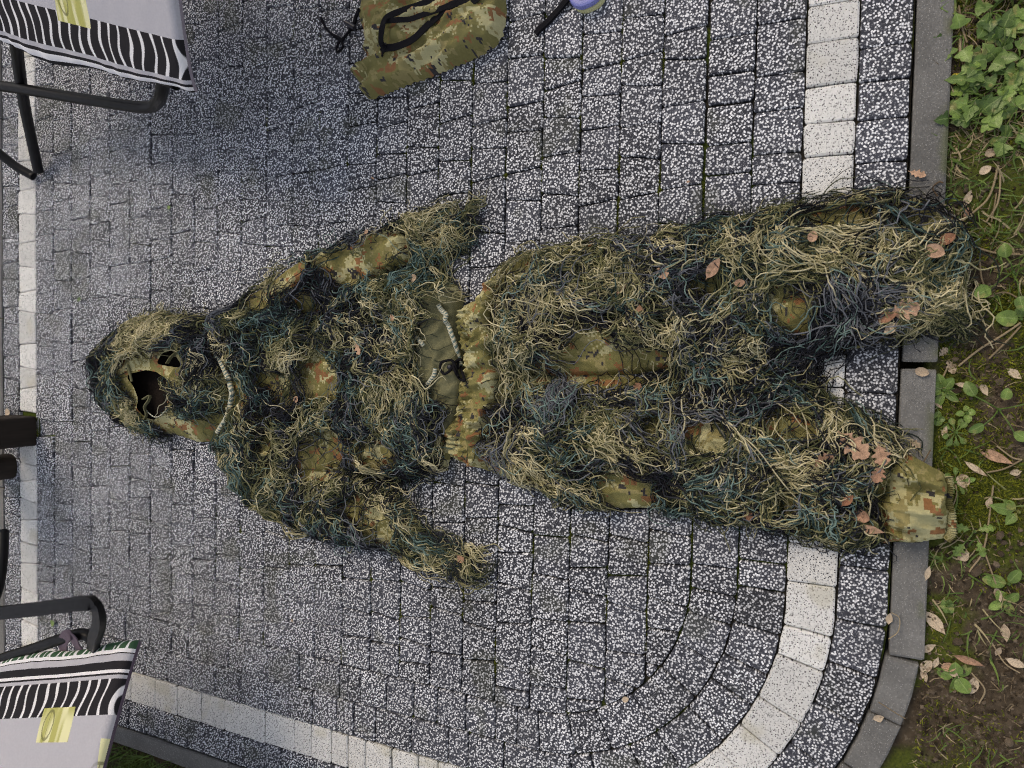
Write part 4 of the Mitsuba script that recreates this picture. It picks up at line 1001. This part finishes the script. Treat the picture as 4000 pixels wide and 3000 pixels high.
post = thing('wooden_post', 'wide dark brown wooden post standing on the white course at the left edge', 'post')
e0, e1 = at(142, 1627), at(142, 1742)
rounded_post(e0[0] - .07, (e0[1] + e1[1]) / 2, .14, abs(e0[1] - e1[1]), .62, post)
post2 = thing('wooden_post', 'narrow dark post just below the wide one at the left edge', 'post')
e0, e1 = at(66, 1772), at(66, 1878)
rounded_post(e0[0] - .05, (e0[1] + e1[1]) / 2, .10, abs(e0[1] - e1[1]) * .9, .5, post2, rr=.035)

# ------------------------------------------------------------------ plants, moss, leaves and twigs


def ground_z(x, y):
    x, y = np.atleast_1d(x), np.atleast_1d(y)
    return np.where((x < CX + ro) & (y > CY - ro), .003, soil_height(x, y))


def leaf_mesh(outline, L, W, loc, head, pitch=.15, roll=0.0, curl=.2, cup=.15, tone=.5, lift=0.0):
    """A leaf from an outline of (along, half width) pairs; it bends along its length and cups across."""
    V, UV, F = [], [], []
    for i, (a, w) in enumerate(outline):
        for b in (-1, -.5, 0, .5, 1):
            V.append([a * L, b * w * W, cup * W * (abs(b) * w) ** 2 + curl * L * (a - .35) ** 2])
            UV.append([tone, b])
    for i in range(len(outline) - 1):
        for k in range(4):
            p = i * 5 + k
            F += [[p, p + 5, p + 6], [p, p + 6, p + 1]]
    V = np.array(V) + rng.normal(0, .02 * W, (len(V), 3))
    V = V @ rot('x', roll).T @ rot('y', -pitch).T @ rot('z', head).T
    V = V + np.asarray(loc) + [0, 0, lift]
    return V, np.array(F), np.array(UV)


LANCE = [(0, .03), (.08, .10), (.18, .5), (.34, .9), (.5, 1), (.66, .85), (.82, .5), (.93, .2), (1, .02)]
OVAL = [(0, .05), (.08, .5), (.22, .85), (.42, 1), (.62, .95), (.8, .7), (.92, .4), (1, .05)]
OAK = [(0, .06), (.12, .1), (.2, .35), (.28, .7), (.34, .45), (.4, .4), (.48, .9), (.56, 1.0), (.6, .55), (.66, .5), (.74, .85), (.82, .8), (.88, .45), (.95, .4), (1, .1)]
IVY = [(0, .12), (.06, .6), (.16, .95), (.28, 1.0), (.38, .75), (.46, .55), (.55, .68), (.64, .6), (.8, .32), (.92, .14), (1, .01)]
SPOON = [(0, .12), (.2, .14), (.4, .25), (.55, .6), (.7, .95), (.82, 1), (.93, .7), (1, .1)]


def add_leaf(u, v, outline, L, W, head, mat, label, tone=.5, cat='fallen leaf', group=None, name='fallen_leaf', z=None, pitch=.05, roll=None, curl=.25, cup=.3, lift=.004):
    p = at(u, v, 0.0)
    if z is None:
        zz = float(ground_z(p[0], p[1])[0])
    else:
        p = on_surface([(u, v)], z, yarn_base)[0]; zz = p[2]
    k_ = .74 if z is not None else .62
    L, W = L * k_, W * k_ * 1.1
    h = math.radians(head)
    loc = np.array([p[0] - math.cos(h) * L / 2, p[1] - math.sin(h) * L / 2, zz])
    m = leaf_mesh(outline, L, W, loc, h, pitch, rng.uniform(-.3, .3) if roll is None else roll, curl, cup, tone, lift)
    obj(name, (m[0], m[1]), mat, uv=m[2], smooth=True, label=label, cat=cat, group=group)


DL, RL = 'mat_dead_leaf', 'mat_rust_leaf'
for row in [
    (3330, 1735, OAK, .100, .030, -42, RL, 'large tan oak leaf lying on the lower trouser leg', .85, .022), (3215, 1800, OAK, .060, .020, 40, RL, 'curled brown oak leaf left of the large oak leaf on the trousers', .55, .022), (3360, 2015, OVAL, .048, .017, -20, RL, 'brown leaf on the lower trouser leg beside the bare cuff', .5, .022),
    (3395, 2065, LANCE, .075, .011, -4, RL, 'long pale brown leaf on the lower trouser leg near its bottom edge', .9, .020), (3440, 1775, OAK, .060, .022, -75, RL, 'pinkish crumpled leaf above the bare cuff', .75, .030), (3430, 1850, OAK, .050, .018, -110, RL, 'reddish leaf tucked at the top of the bare cuff', .45, .026),
    (3310, 1955, LANCE, .045, .010, 50, RL, 'thin rust red leaf among black yarn on the lower leg', .1, .024), (3530, 1210, OAK, .075, .026, 20, RL, 'greyish tan oak leaf on the ankle of the upper leg', .95, .024), (3460, 1240, LANCE, .06, .013, 20, RL, 'rust coloured narrow leaf beside the oak leaf on the upper ankle', .25, .022),
    (3480, 1285, LANCE, .05, .011, 40, DL, 'grey curled leaf at the lower edge of the upper trouser leg', .9, .018), (3650, 980, OVAL, .05, .016, -20, RL, 'pale pink leaf near the end of the upper leg', .95, .024), (3700, 935, OVAL, .040, .013, 30, RL, 'rust leaf scrap near the end of the upper leg', .2, .024),
    (2590, 1060, OAK, .050, .018, -70, RL, 'peach leaf on the upper thigh beside tan yarn', .9, .020), (2785, 1050, LANCE, .072, .015, 58, RL, 'long peach leaf lying across black yarn on the upper leg', .8, .020), (2500, 1215, LANCE, .040, .011, -85, RL, 'small rust leaf pointing down on black yarn of the upper leg', .45, .020),
    (2430, 1130, LANCE, .045, .009, 40, RL, 'small bright orange leaf at the edge of black yarn', .6, .020), (2725, 1425, OAK, .040, .016, -20, RL, 'orange curled leaf between the two trouser legs', .5, .022), (2490, 1515, OAK, .036, .013, 60, RL, 'orange leaf scrap on the grey yarn of the lower thigh', .3, .020),
    (2920, 2010, OAK, .040, .013, -60, RL, 'orange leaf scrap at the lower edge of the lower leg', .25, .020), (2890, 1105, OVAL, .030, .010, 10, RL, 'pair of small peach leaf scraps on the upper knee', .8, .020), (3175, 925, OVAL, .030, .012, 80, RL, 'small peach leaf on tan yarn of the upper shin', .9, .022),
    (1400, 1358, OAK, .060, .016, -55, RL, 'salmon crumpled leaf in the middle of the jacket chest', .95, .022), (1530, 1245, OAK, .032, .014, 10, RL, 'small salmon leaf near the jacket hem', .9, .022), (1615, 1090, OVAL, .038, .016, 20, DL, 'dull olive brown leaf on the jacket side under the sleeve', .5, .020),
    (1432, 912, OAK, .030, .010, 50, RL, 'small peach leaf on the upper edge of the jacket sleeve', .95, .018), (1800, 2180, OAK, .036, .014, -30, RL, 'orange leaf on the end of the lower sleeve', .5, .020), (1160, 1560, OVAL, .026, .012, -80, RL, 'peach leaf on the jacket shoulder', .95, .020)]:
    u, v, o, L, W, hd, mt, lb, tn, z = row
    add_leaf(u, v, o, L, W, hd, mt, lb, tn, z=z, lift=.002)
for row in [
    (3580, 683, OAK, .055, .014, -25, RL, 'curled tan leaf on the kerb above the trousers', .95), (3600, 1452, OVAL, .042, .014, -15, DL, 'brown leaf lying over the kerb joint', .7), (3570, 1728, OAK, .045, .012, -30, DL, 'tan curled leaf on the kerb beside the lower leg', .85),
    (3785, 770, LANCE, .055, .011, 75, DL, 'narrow beige leaf on bright moss beside the kerb', .9), (3853, 660, OVAL, .036, .012, 35, DL, 'pale pink leaf on moss right of the kerb', 1.0), (3875, 590, OVAL, .034, .012, 20, DL, 'brown leaf on the soil below the ivy', .8), (3780, 830, LANCE, .045, .008, 80, RL, 'orange brown leaf just above the trouser cuff', .75),
    (3690, 1375, OAK, .035, .013, 50, DL, 'crumpled whitish leaf right of the kerb under the upper leg', 1.0), (3720, 1430, OAK, .055, .015, -70, DL, 'grey crumpled leaf on grass right of the kerb joint', .85), (3970, 1460, LANCE, .052, .012, -40, DL, 'pale beige leaf at the right edge level with the kerb joint', 1.0), (3765, 1505, LANCE, .046, .007, -10, DL, 'whitish narrow leaf above the first weed', 1.0),
    (3850, 1520, LANCE, .050, .010, -65, DL, 'pale dry leaf right of the first weed', .9), (3668, 1575, LANCE, .044, .010, -60, DL, 'brown leaf beside the kerb under the first weed', .6), (3890, 1785, LANCE, .105, .015, -22, RL, 'long brown leaf right of the second weed', .85), (3815, 1835, LANCE, .080, .009, -35, DL, 'whitish curled leaf below the long brown leaf', 1.0),
    (3771, 1885, OVAL, .046, .018, -80, DL, 'round pinkish leaf with dark specks next to the third weed', .95), (3695, 1690, LANCE, .040, .008, 75, DL, 'white sliver of leaf beside the second weed', 1.0), (3975, 1850, LANCE, .036, .010, 20, DL, 'white leaf at the right edge below the long brown leaf', 1.0), (3870, 1970, LANCE, .040, .009, 80, DL, 'pale leaf on moss right of the bare cuff', .9), (3768, 2180, LANCE, .044, .016, 40, DL, 'beige leaf below the bare cuff on grass', .9),
    (3622, 2235, LANCE, .055, .008, 80, DL, 'pale leaf leaning against the kerb below the trousers', .95), (3655, 2440, LANCE, .092, .018, -48, DL, 'large cream leaf on soil beside the kerb', 1.0), (3625, 2543, LANCE, .062, .012, 40, DL, 'cream leaf touching the kerb below the large cream leaf', .95), (3622, 2612, OVAL, .052, .015, 60, DL, 'white folded leaf at the kerb', 1.0), (3614, 2650, LANCE, .045, .010, -70, DL, 'tan leaf under the white folded leaf at the kerb', .85),
    (3660, 2600, LANCE, .044, .008, 75, DL, 'small white leaf right of the white folded leaf', 1.0), (3785, 2585, LANCE, .092, .013, -8, RL, 'long dark brown leaf above the lowest weed', .6), (3710, 2615, OVAL, .044, .013, 15, RL, 'tan leaf lying on the lowest weed', .9), (3728, 2640, LANCE, .042, .010, -35, DL, 'beige leaf overlapping the lowest weed', .75), (3806, 2690, OVAL, .062, .015, 80, DL, 'bright cream leaf right of the lowest weed', 1.0),
    (3975, 2600, LANCE, .060, .013, -15, DL, 'whitish leaf at the right edge near the lowest weed', 1.0), (3430, 2798, LANCE, .040, .012, 30, DL, 'small beige leaf at the curved inner edge of the kerb', .85), (3472, 2412, LANCE, .044, .010, 85, DL, 'beige leaf standing in the kerb gap', .85), (2447, 2727, OVAL, .030, .010, 30, DL, 'small pale leaf at the curved joint of the setts', .9), (2690, 712, LANCE, .016, .004, 10, RL, 'tiny orange leaf scrap on the setts above the thigh', .9),
    (1462, 698, LANCE, .024, .004, -30, RL, 'tiny orange stem on the setts below the bag', .8), (1148, 2420, LANCE, .018, .005, -60, DL, 'tiny pale scrap on the setts below the lower sleeve', 1.0), (40, 1610, OVAL, .060, .022, 10, DL, 'pale crumpled leaf beside the wide wooden post', .95), (3905, 2330, LANCE, .05, .010, -70, DL, 'beige leaf on grass at the right, below the bare cuff', .8), (3935, 2480, LANCE, .060, .012, -80, DL, 'grey leaf on soil at the right edge', .7), (3905, 2555, LANCE, .035, .009, 70, DL, 'small tan leaf above the long dark brown leaf', .7)]:
    u, v, o, L, W, hd, mt, lb, tn = row
    add_leaf(u, v, o, L, W, hd, mt, lb, tn)
add_leaf(668, 812, OVAL, .030, .009, 5, 'mat_green_leaf', 'tiny green leaf on the setts above the hood', .9, cat='fallen leaf')
add_leaf(318, 1170, OVAL, .036, .012, 5, 'mat_green_leaf', 'small dark green leaf on the setts left of the hood', .3, cat='fallen leaf')
add_leaf(215, 2430, OVAL, .046, .018, 30, 'mat_green_leaf', 'yellow green leaf on the setts inside the armrest loop', .8, cat='fallen leaf')


def plant(u, v, leaves, label, name='weed', cat='weed', outline=SPOON, mat='mat_green_leaf', stem=False):
    p = at(u, v); z = float(ground_z(p[0], p[1])[0])
    t = thing(name, label, cat)
    obj('root_crown', tube([[p[0], p[1], z - .01], [p[0], p[1], z + .004], [p[0] + .002, p[1], z + .009]], .003, 6, 3), mat, t, uv=np.full((6 * 7 + 2, 2), .3))
    for head, L, W, tone, dist in leaves:
        h = math.radians(head)
        lift_ = .006 + (.022 if stem else 0) * rng.uniform(.4, 1)
        loc = np.array([p[0] + math.cos(h) * dist, p[1] + math.sin(h) * dist, z + lift_])
        if dist > .02:
            obj('stem', tube([[p[0], p[1], z + .004], [(p[0] + loc[0]) / 2, (p[1] + loc[1]) / 2, z + lift_ + .004], loc], .0013, 5, 4), mat, t, uv=np.full((5 * 9 + 2, 2), .4))
        L, W = L * (.85 if stem else .68), W * (.85 if stem else .68)
        m = leaf_mesh(outline, L, W, loc, h + (rng.uniform(-.6, .6) if stem else 0), rng.uniform(-.1, .45), rng.uniform(-.45, .45), rng.uniform(-.5, .1), .3, tone)
        obj('leaf', (m[0], m[1]), mat, t, uv=m[2], smooth=True)


ros = lambda n, L, W, a0=0, tone=(.3, .9): [(a0 + 360 * i / n + rng.uniform(-14, 14), L * rng.uniform(.75, 1.2), W * rng.uniform(.8, 1.2), rng.uniform(*tone), .003) for i in range(n)]
plant(3690, 1525, ros(7, .045, .014), 'small rosette weed beside the kerb joint, first below the upper leg', outline=OVAL)
plant(3738, 1692, ros(9, .042, .009), 'star shaped rosette weed between the two trouser legs', outline=SPOON)
plant(3737, 1888, ros(6, .042, .009, 20, (.6, 1)), 'light green star weed next to the bare cuff', outline=SPOON)
plant(3740, 2655, ros(5, .052, .019, 35), 'broad leaved weed on bare soil, lowest in the photo', outline=OVAL)
plant(3665, 1640, ros(5, .018, .010), 'tiny round leaved weed close to the kerb between the legs', outline=OVAL)
plant(3705, 2375, ros(6, .018, .010, 10, (.2, .6)), 'tiny bluish green weed right of the kerb below the cuff', outline=OVAL)
plant(3780, 1615, ros(4, .024, .010, 0, (.8, 1)), 'bright yellow green sprout on moss between the legs', outline=OVAL)
plant(3905, 1600, [(150, .04, .014, .5, .05), (20, .038, .014, .7, .045), (-60, .035, .013, .8, .05), (-130, .036, .012, .4, .04), (70, .03, .012, .9, .02)], 'loose leafy weed at the right between the legs', outline=OVAL, stem=True)
plant(3960, 1060, [(120, .034, .014, .6, .03), (220, .04, .016, .8, .05), (60, .03, .012, .9, .04), (-80, .036, .014, .5, .05)], 'leafy weed at the right edge level with the upper ankle', outline=OVAL, stem=True)
plant(3990, 1245, [(175, .058, .024, .9, .003), (90, .04, .016, .6, .003)], 'single broad round leaf at the right edge under the upper ankle', outline=OVAL)
plant(3985, 2005, [(170, .07, .018, .7, .003), (140, .05, .013, .9, .003), (230, .05, .014, .6, .003)], 'weed with a long light leaf at the right edge beside the bare cuff', outline=LANCE)
plant(3810, 2080, [(170, .055, .017, .9, .005), (20, .05, .014, .9, .004), (-70, .05, .013, .9, .02), (240, .05, .016, 1.0, .03)], 'pale green jagged weed right of the bare cuff', outline=OAK)
plant(3945, 2290, [(175, .062, .02, .6, .003), (60, .05, .016, .5, .003)], 'weed with a broad drooping leaf at the right edge', outline=OVAL)
plant(3930, 2360, ros(4, .04, .015, 40, (.7, 1)), 'small yellow green weed below the drooping leaf', outline=OVAL)
IV = lambda n, L, r, tone=(.2, .9): [(rng.uniform(0, 360), L * rng.uniform(.75, 1.25), L * rng.uniform(.42, .6), rng.uniform(*tone), rng.uniform(.01, r)) for i in range(n)]
for u, v, n, lb in [(3735, 35, 5, 'small green plant at the top edge touching the kerb'), (3870, 40, 7, 'ivy clump with large leaves at the top edge of the bed'), (3965, 20, 8, 'dark ivy clump in the top right corner'), (3745, 130, 4, 'dark sprig of leaves beside the kerb under the top edge'), (3920, 190, 7, 'bright green ivy clump below the top right corner'), (3850, 225, 6, 'light jagged ivy leaves left of the bright clump'), (3985, 245, 6, 'bright ivy at the right edge, third from the top'), (3870, 270, 5, 'wide lobed ivy leaves in the middle of the ivy bed'), (3955, 330, 7, 'dense ivy clump at the right edge, middle of the ivy bed'),
                    (3830, 370, 5, 'grey green lobed ivy near the grass blades'), (3865, 385, 4, 'ivy beside the grey green lobed leaves'), (3985, 400, 6, 'ivy clump at the right edge above the lowest ivy'), (3780, 480, 5, 'low sprig of ivy at the lower left of the ivy bed'), (3880, 455, 5, 'ivy leaves at the bottom of the ivy bed'), (3965, 480, 7, 'yellow green ivy at the lower right of the ivy bed')]:
    plant(max(u, 3765), v, IV(n, .040, .045, (.1, 1.0)), lb, 'ivy_plant', 'ivy', IVY, stem=True)
plant(3741, 300, [(a, .016, .008, 1.0, .002) for a in (0, 60, 120, 180, 240, 300)], 'small yellow flowering weed beside the kerb', outline=OVAL, mat='mat_yellow') if 'mat_yellow' in scene else None


def twig(pts, r, label, cat='twig', name='twig', mat='mat_straw', tone=.5, lift=.006, grp=None):
    P = []
    for i, (u, v) in enumerate(pts):
        p = at(u, v); p[2] = float(ground_z(p[0], p[1])[0]) + lift + .004 * (i % 2)
        P.append(p)
    V, F = tube(P, r, 6, 5)
    obj(name, (V, F), mat, uv=np.tile([tone, .5], (len(V), 1)), smooth=True, label=label, cat=cat, group=grp)


for pts, r, tn, lb in [
    ([(3700, 905), (3800, 830), (3870, 760), (3905, 640)], .0022, .55, 'long bent twig running up from the trouser cuff'), ([(3860, 860), (3900, 790), (3912, 690), (3905, 660)], .0018, .6, 'twig parallel to the long bent twig'), ([(3880, 860), (3888, 800), (3900, 740)], .0014, .4, 'short thin twig beside the long bent twig'), ([(3740, 570), (3755, 610), (3742, 640), (3758, 670)], .002, .75, 'kinked pale stem on moss beside the kerb'),
    ([(3720, 935), (3800, 960), (3900, 985), (3990, 990)], .002, .5, 'long stem running right from the upper cuff'), ([(3830, 1010), (3840, 1090), (3870, 1150)], .0018, .4, 'brown stem below the upper cuff'), ([(3860, 1160), (3930, 1140), (4000, 1175)], .0016, .3, 'reddish stem at the right edge under the upper cuff'), ([(3750, 1430), (3830, 1365), (3920, 1310), (3990, 1260)], .0022, .65, 'long straight stem rising to the right from the kerb joint'), ([(3870, 1400), (3940, 1330), (3995, 1270)], .002, .4, 'second straight stem rising to the right edge'), ([(3685, 1480), (3705, 1440)], .0018, .5, 'short stalk by the grey crumpled leaf'),
    ([(3750, 10), (3760, 100), (3780, 160)], .002, .4, 'brown runner at the top of the ivy bed'), ([(3755, 130), (3752, 180), (3758, 225)], .0026, .8, 'thick pale stalk hanging down beside the kerb'), ([(3840, 85), (3860, 150), (3872, 190)], .0024, .5, 'reddish stalk in the ivy bed'), ([(3880, 195), (3890, 150), (3870, 110), (3930, 80)], .0024, .8, 'forked grey stalk in the ivy bed'), ([(3890, 150), (3940, 115), (3990, 90)], .0018, .7, 'thin pale stalk reaching to the right edge'), ([(3760, 460), (3780, 390), (3788, 345)], .0018, .85, 'straight straw stalk below the grass blades'), ([(3745, 450), (3755, 360), (3768, 330)], .0016, .75, 'straw stalk nearest the kerb below the grass'), ([(3840, 330), (3890, 345), (3910, 375)], .0018, .6, 'arched runner between ivy leaves'),
    ([(3900, 1745), (3960, 1790), (4000, 1800)], .0018, .6, 'thin twig tip joining the long brown leaf'), ([(3860, 1850), (3930, 1835), (4000, 1800)], .0017, .4, 'brown twig right of the third weed'), ([(3790, 2240), (3850, 2150), (3880, 1950), (3885, 1900)], .0018, .6, 'long straw stem rising past the pale jagged weed'), ([(3900, 2300), (3850, 2160), (3820, 2100)], .0016, .5, 'straw stem crossing the pale jagged weed'), ([(3720, 2000), (3742, 1940), (3740, 1900)], .0014, .7, 'curved stalk beneath the light green star weed'), ([(3590, 1830), (3632, 1755)], .0012, .05, 'black thread over the kerb beside the cuff'),
    ([(3470, 2490), (3505, 2460), (3512, 2410), (3480, 2385)], .001, .7, 'thin curved stalk on the kerb'), ([(3430, 2735), (3490, 2770), (3535, 2800)], .001, .3, 'dark thin stalk across the curved kerb'), ([(3800, 2640), (3850, 2700), (3830, 2760)], .0016, .6, 'bent straw on the bare soil'), ([(3880, 2520), (3930, 2600), (3990, 2640)], .0014, .7, 'straw at the right edge of the bare soil'), ([(3660, 770), (3640, 740), (3665, 715), (3680, 720)], .0016, .0, 'black bent twig on the kerb above the trousers')]:
    twig(pts, r, lb, tone=tn)

# stuff: moss, grass, straw bits, crumbs of soil


def in_bed(x, y):
    return (x > CX + ro + .004) | (y < CY - ro - .004)


def sprinkle(n, x0, x1, y0, y1, weight):
    out = []
    while len(out) < n:
        x, y = rng.uniform(x0, x1, 4 * n), rng.uniform(y0, y1, 4 * n)
        d = np.hypot(x - CX, y - CY)
        arc_out = (x > CX) & (y < CY) & (d > ro + .003)
        ok = (in_bed(x, y) | arc_out) & (rng.uniform(0, 1, 4 * n) < weight(x, y))
        out += list(zip(x[ok], y[ok]))
    return np.array(out[:n])


def mossy(x, y):
    p = np.stack([x, y, x * 0], -1)
    w = np.clip((meshkit.fbm(p * 8, 3, seed=31) - .36) * 5, 0, 1)
    return w * np.clip(1.15 - np.abs(y - .05) * .9, .12, 1) * np.where(y < -.5, .35, 1)


def blades(pos, length, width, tilt, tone, name, mat, label, cat, curve=.3, seg=3):
    n = len(pos)
    h = rng.uniform(0, 6.283, n); L = length * rng.uniform(.45, 1.3, n); tl = rng.uniform(*tilt, n)
    t = np.linspace(0, 1, seg + 1)
    base_z = ground_z(pos[:, 0], pos[:, 1]) - .002
    ang = tl[:, None] + curve * rng.uniform(-1, 1, (n, 1)) * t[None] * 2
    ang = np.clip(ang, -.1, 1.5)
    ds = L[:, None] / seg
    rr = np.concatenate([np.zeros((n, 1)), np.cumsum(np.cos(ang[:, 1:]) * ds, 1)], 1)
    zz = np.concatenate([np.zeros((n, 1)), np.cumsum(np.sin(ang[:, 1:]) * ds, 1)], 1)
    hd = h[:, None] + rng.normal(0, .5, (n, 1)) * t[None]
    X, Y, Z = pos[:, :1] + np.cos(hd) * rr, pos[:, 1:] + np.sin(hd) * rr, base_z[:, None] + np.maximum(zz, .001)
    w = width * rng.uniform(.6, 1.3, (n, 1)) * (1 - t[None] ** 2 * .92) / 2
    sx, sy = -np.sin(hd) * w, np.cos(hd) * w
    V = np.stack([np.stack([X + sx, Y + sy, Z], -1), np.stack([X - sx, Y - sy, Z + .0004], -1)], 2).reshape(-1, 3)
    i, j = np.meshgrid(np.arange(n), np.arange(seg), indexing='ij')
    a = (i * (seg + 1) + j) * 2
    F = np.stack([np.stack([a, a + 1, a + 3], -1), np.stack([a, a + 3, a + 2], -1)], 2).reshape(-1, 3)
    uv = np.c_[np.clip(tone(n), 0, 1).repeat(2 * (seg + 1)), np.tile(t.repeat(2), n)]
    obj(name, (V, F), mat, uv=uv, kind='stuff', label=label, cat=cat)


blades(sprinkle(70000, .19, .72, -1.25, 1.15, mossy), .011, .0034, (.2, 1.4), lambda n: rng.uniform(0, 1, n) ** 1.3, 'moss', 'mat_moss', 'yellow green moss cushions on the soil along the kerb', 'moss', seg=1)


def grassy(x, y):
    p = np.stack([x, y, x * 0], -1)
    return np.clip((meshkit.fbm(p * 6, 3, seed=77) - .42) * 5, .03, 1) * np.where(y < -.55, .25, 1)


blades(sprinkle(2600, .195, .72, -1.25, 1.15, grassy), .055, .0032, (.1, .9), lambda n: rng.uniform(0, 1, n), 'grass', 'mat_grass', 'thin grass blades scattered over the bed right of the kerb', 'grass', curve=.5, seg=4)
blades(sprinkle(5200, -2.7, -.9, -1.75, -1.395, lambda x, y: x * 0 + 1), .07, .0042, (.4, 1.3), lambda n: rng.uniform(0, .75, n), 'grass', 'mat_grass', 'short dark green grass beyond the kerb at the bottom left', 'grass', curve=.5, seg=3)
blades(sprinkle(3600, .19, .72, -1.25, 1.15, lambda x, y: x * 0 + .5), .030, .0017, (0, .25), lambda n: rng.uniform(.1, 1, n) ** 1.2, 'straw_litter', 'mat_straw', 'dry straw bits and stems littering the soil', 'straw', curve=.4, seg=3)
blades(sprinkle(700, .20, .42, .42, .80, lambda x, y: x * 0 + .6), .055, .0022, (0, .3), lambda n: rng.uniform(.1, .9, n), 'dead_stems', 'mat_straw', 'tangle of dry brown stems between the ivy plants', 'stems', curve=.4, seg=4)
pos = sprinkle(8000, .19, .70, -1.25, 1.1, lambda x, y: np.clip(1.1 - mossy(x, y), .1, 1))
ico = trimesh.creation.icosphere(subdivisions=0)
n = len(pos)
sc = .0024 * rng.lognormal(0, .42, n)
V = (np.array(ico.vertices)[None] * (1 + rng.normal(0, .25, (n, 12, 1)))) * sc[:, None, None]
V = V + np.c_[pos, ground_z(pos[:, 0], pos[:, 1]) + .3 * sc][:, None]
F = (np.array(ico.faces)[None] + (np.arange(n) * 12)[:, None, None]).reshape(-1, 3)
obj('soil_crumbs', (V.reshape(-1, 3), F), 'mat_crumb', uv=np.repeat(rng.uniform(0, 1, (n, 2)), 12, 0), kind='stuff', label='brown crumbs of soil scattered over the bed', cat='soil')

# moss growing in the joints of the setts
spots = [(1595, 580, .03), (2285, 190, .035), (2430, 240, .03), (2590, 260, .03), (2410, 850, .03), (1925, 2598, .03), (2545, 2205, .04), (2525, 2410, .035), (1822, 1958, .015), (2080, 2300, .03), (2420, 640, .03), (1955, 400, .03), (1235, 180, .03), (1052, 470, .03), (1362, 620, .02), (2660, 2800, .02), (1455, 2250, .015), (2118, 700, .03), (2268, 700, .03), (1985, 640, .03), (1850, 300, .03), (1160, 100, .03), (1260, 470, .03), (1810, 2300, .03), (1700, 2390, .02), (152, 1700, .03)]
bp = []
for u, v, r in spots:
    p = at(u, v); k = round((p[0] + 1.582) / .1); xl = -1.582 + .1 * k
    m_ = 130
    bp.append(np.c_[rng.normal(xl, .0018, m_), p[1] + rng.normal(0, r * .55, m_)])
for k in range(-2, 14):
    for _ in range(7):
        yc, m_ = rng.uniform(-.9, 1.0), 60
        bp.append(np.c_[rng.normal(-1.582 + .1 * k, .0016, m_), yc + rng.normal(0, rng.uniform(.006, .025), m_)])
bp = np.vstack(bp)
keep_gz = ground_z
ground_z = lambda x, y: np.full(len(np.atleast_1d(x)), -.006)
blades(bp, .0085, .0028, (.5, 1.5), lambda n: rng.uniform(.0, .55, n), 'joint_moss', 'mat_moss', 'green moss growing in the joints between the setts', 'moss', seg=1)
ground_z = keep_gz
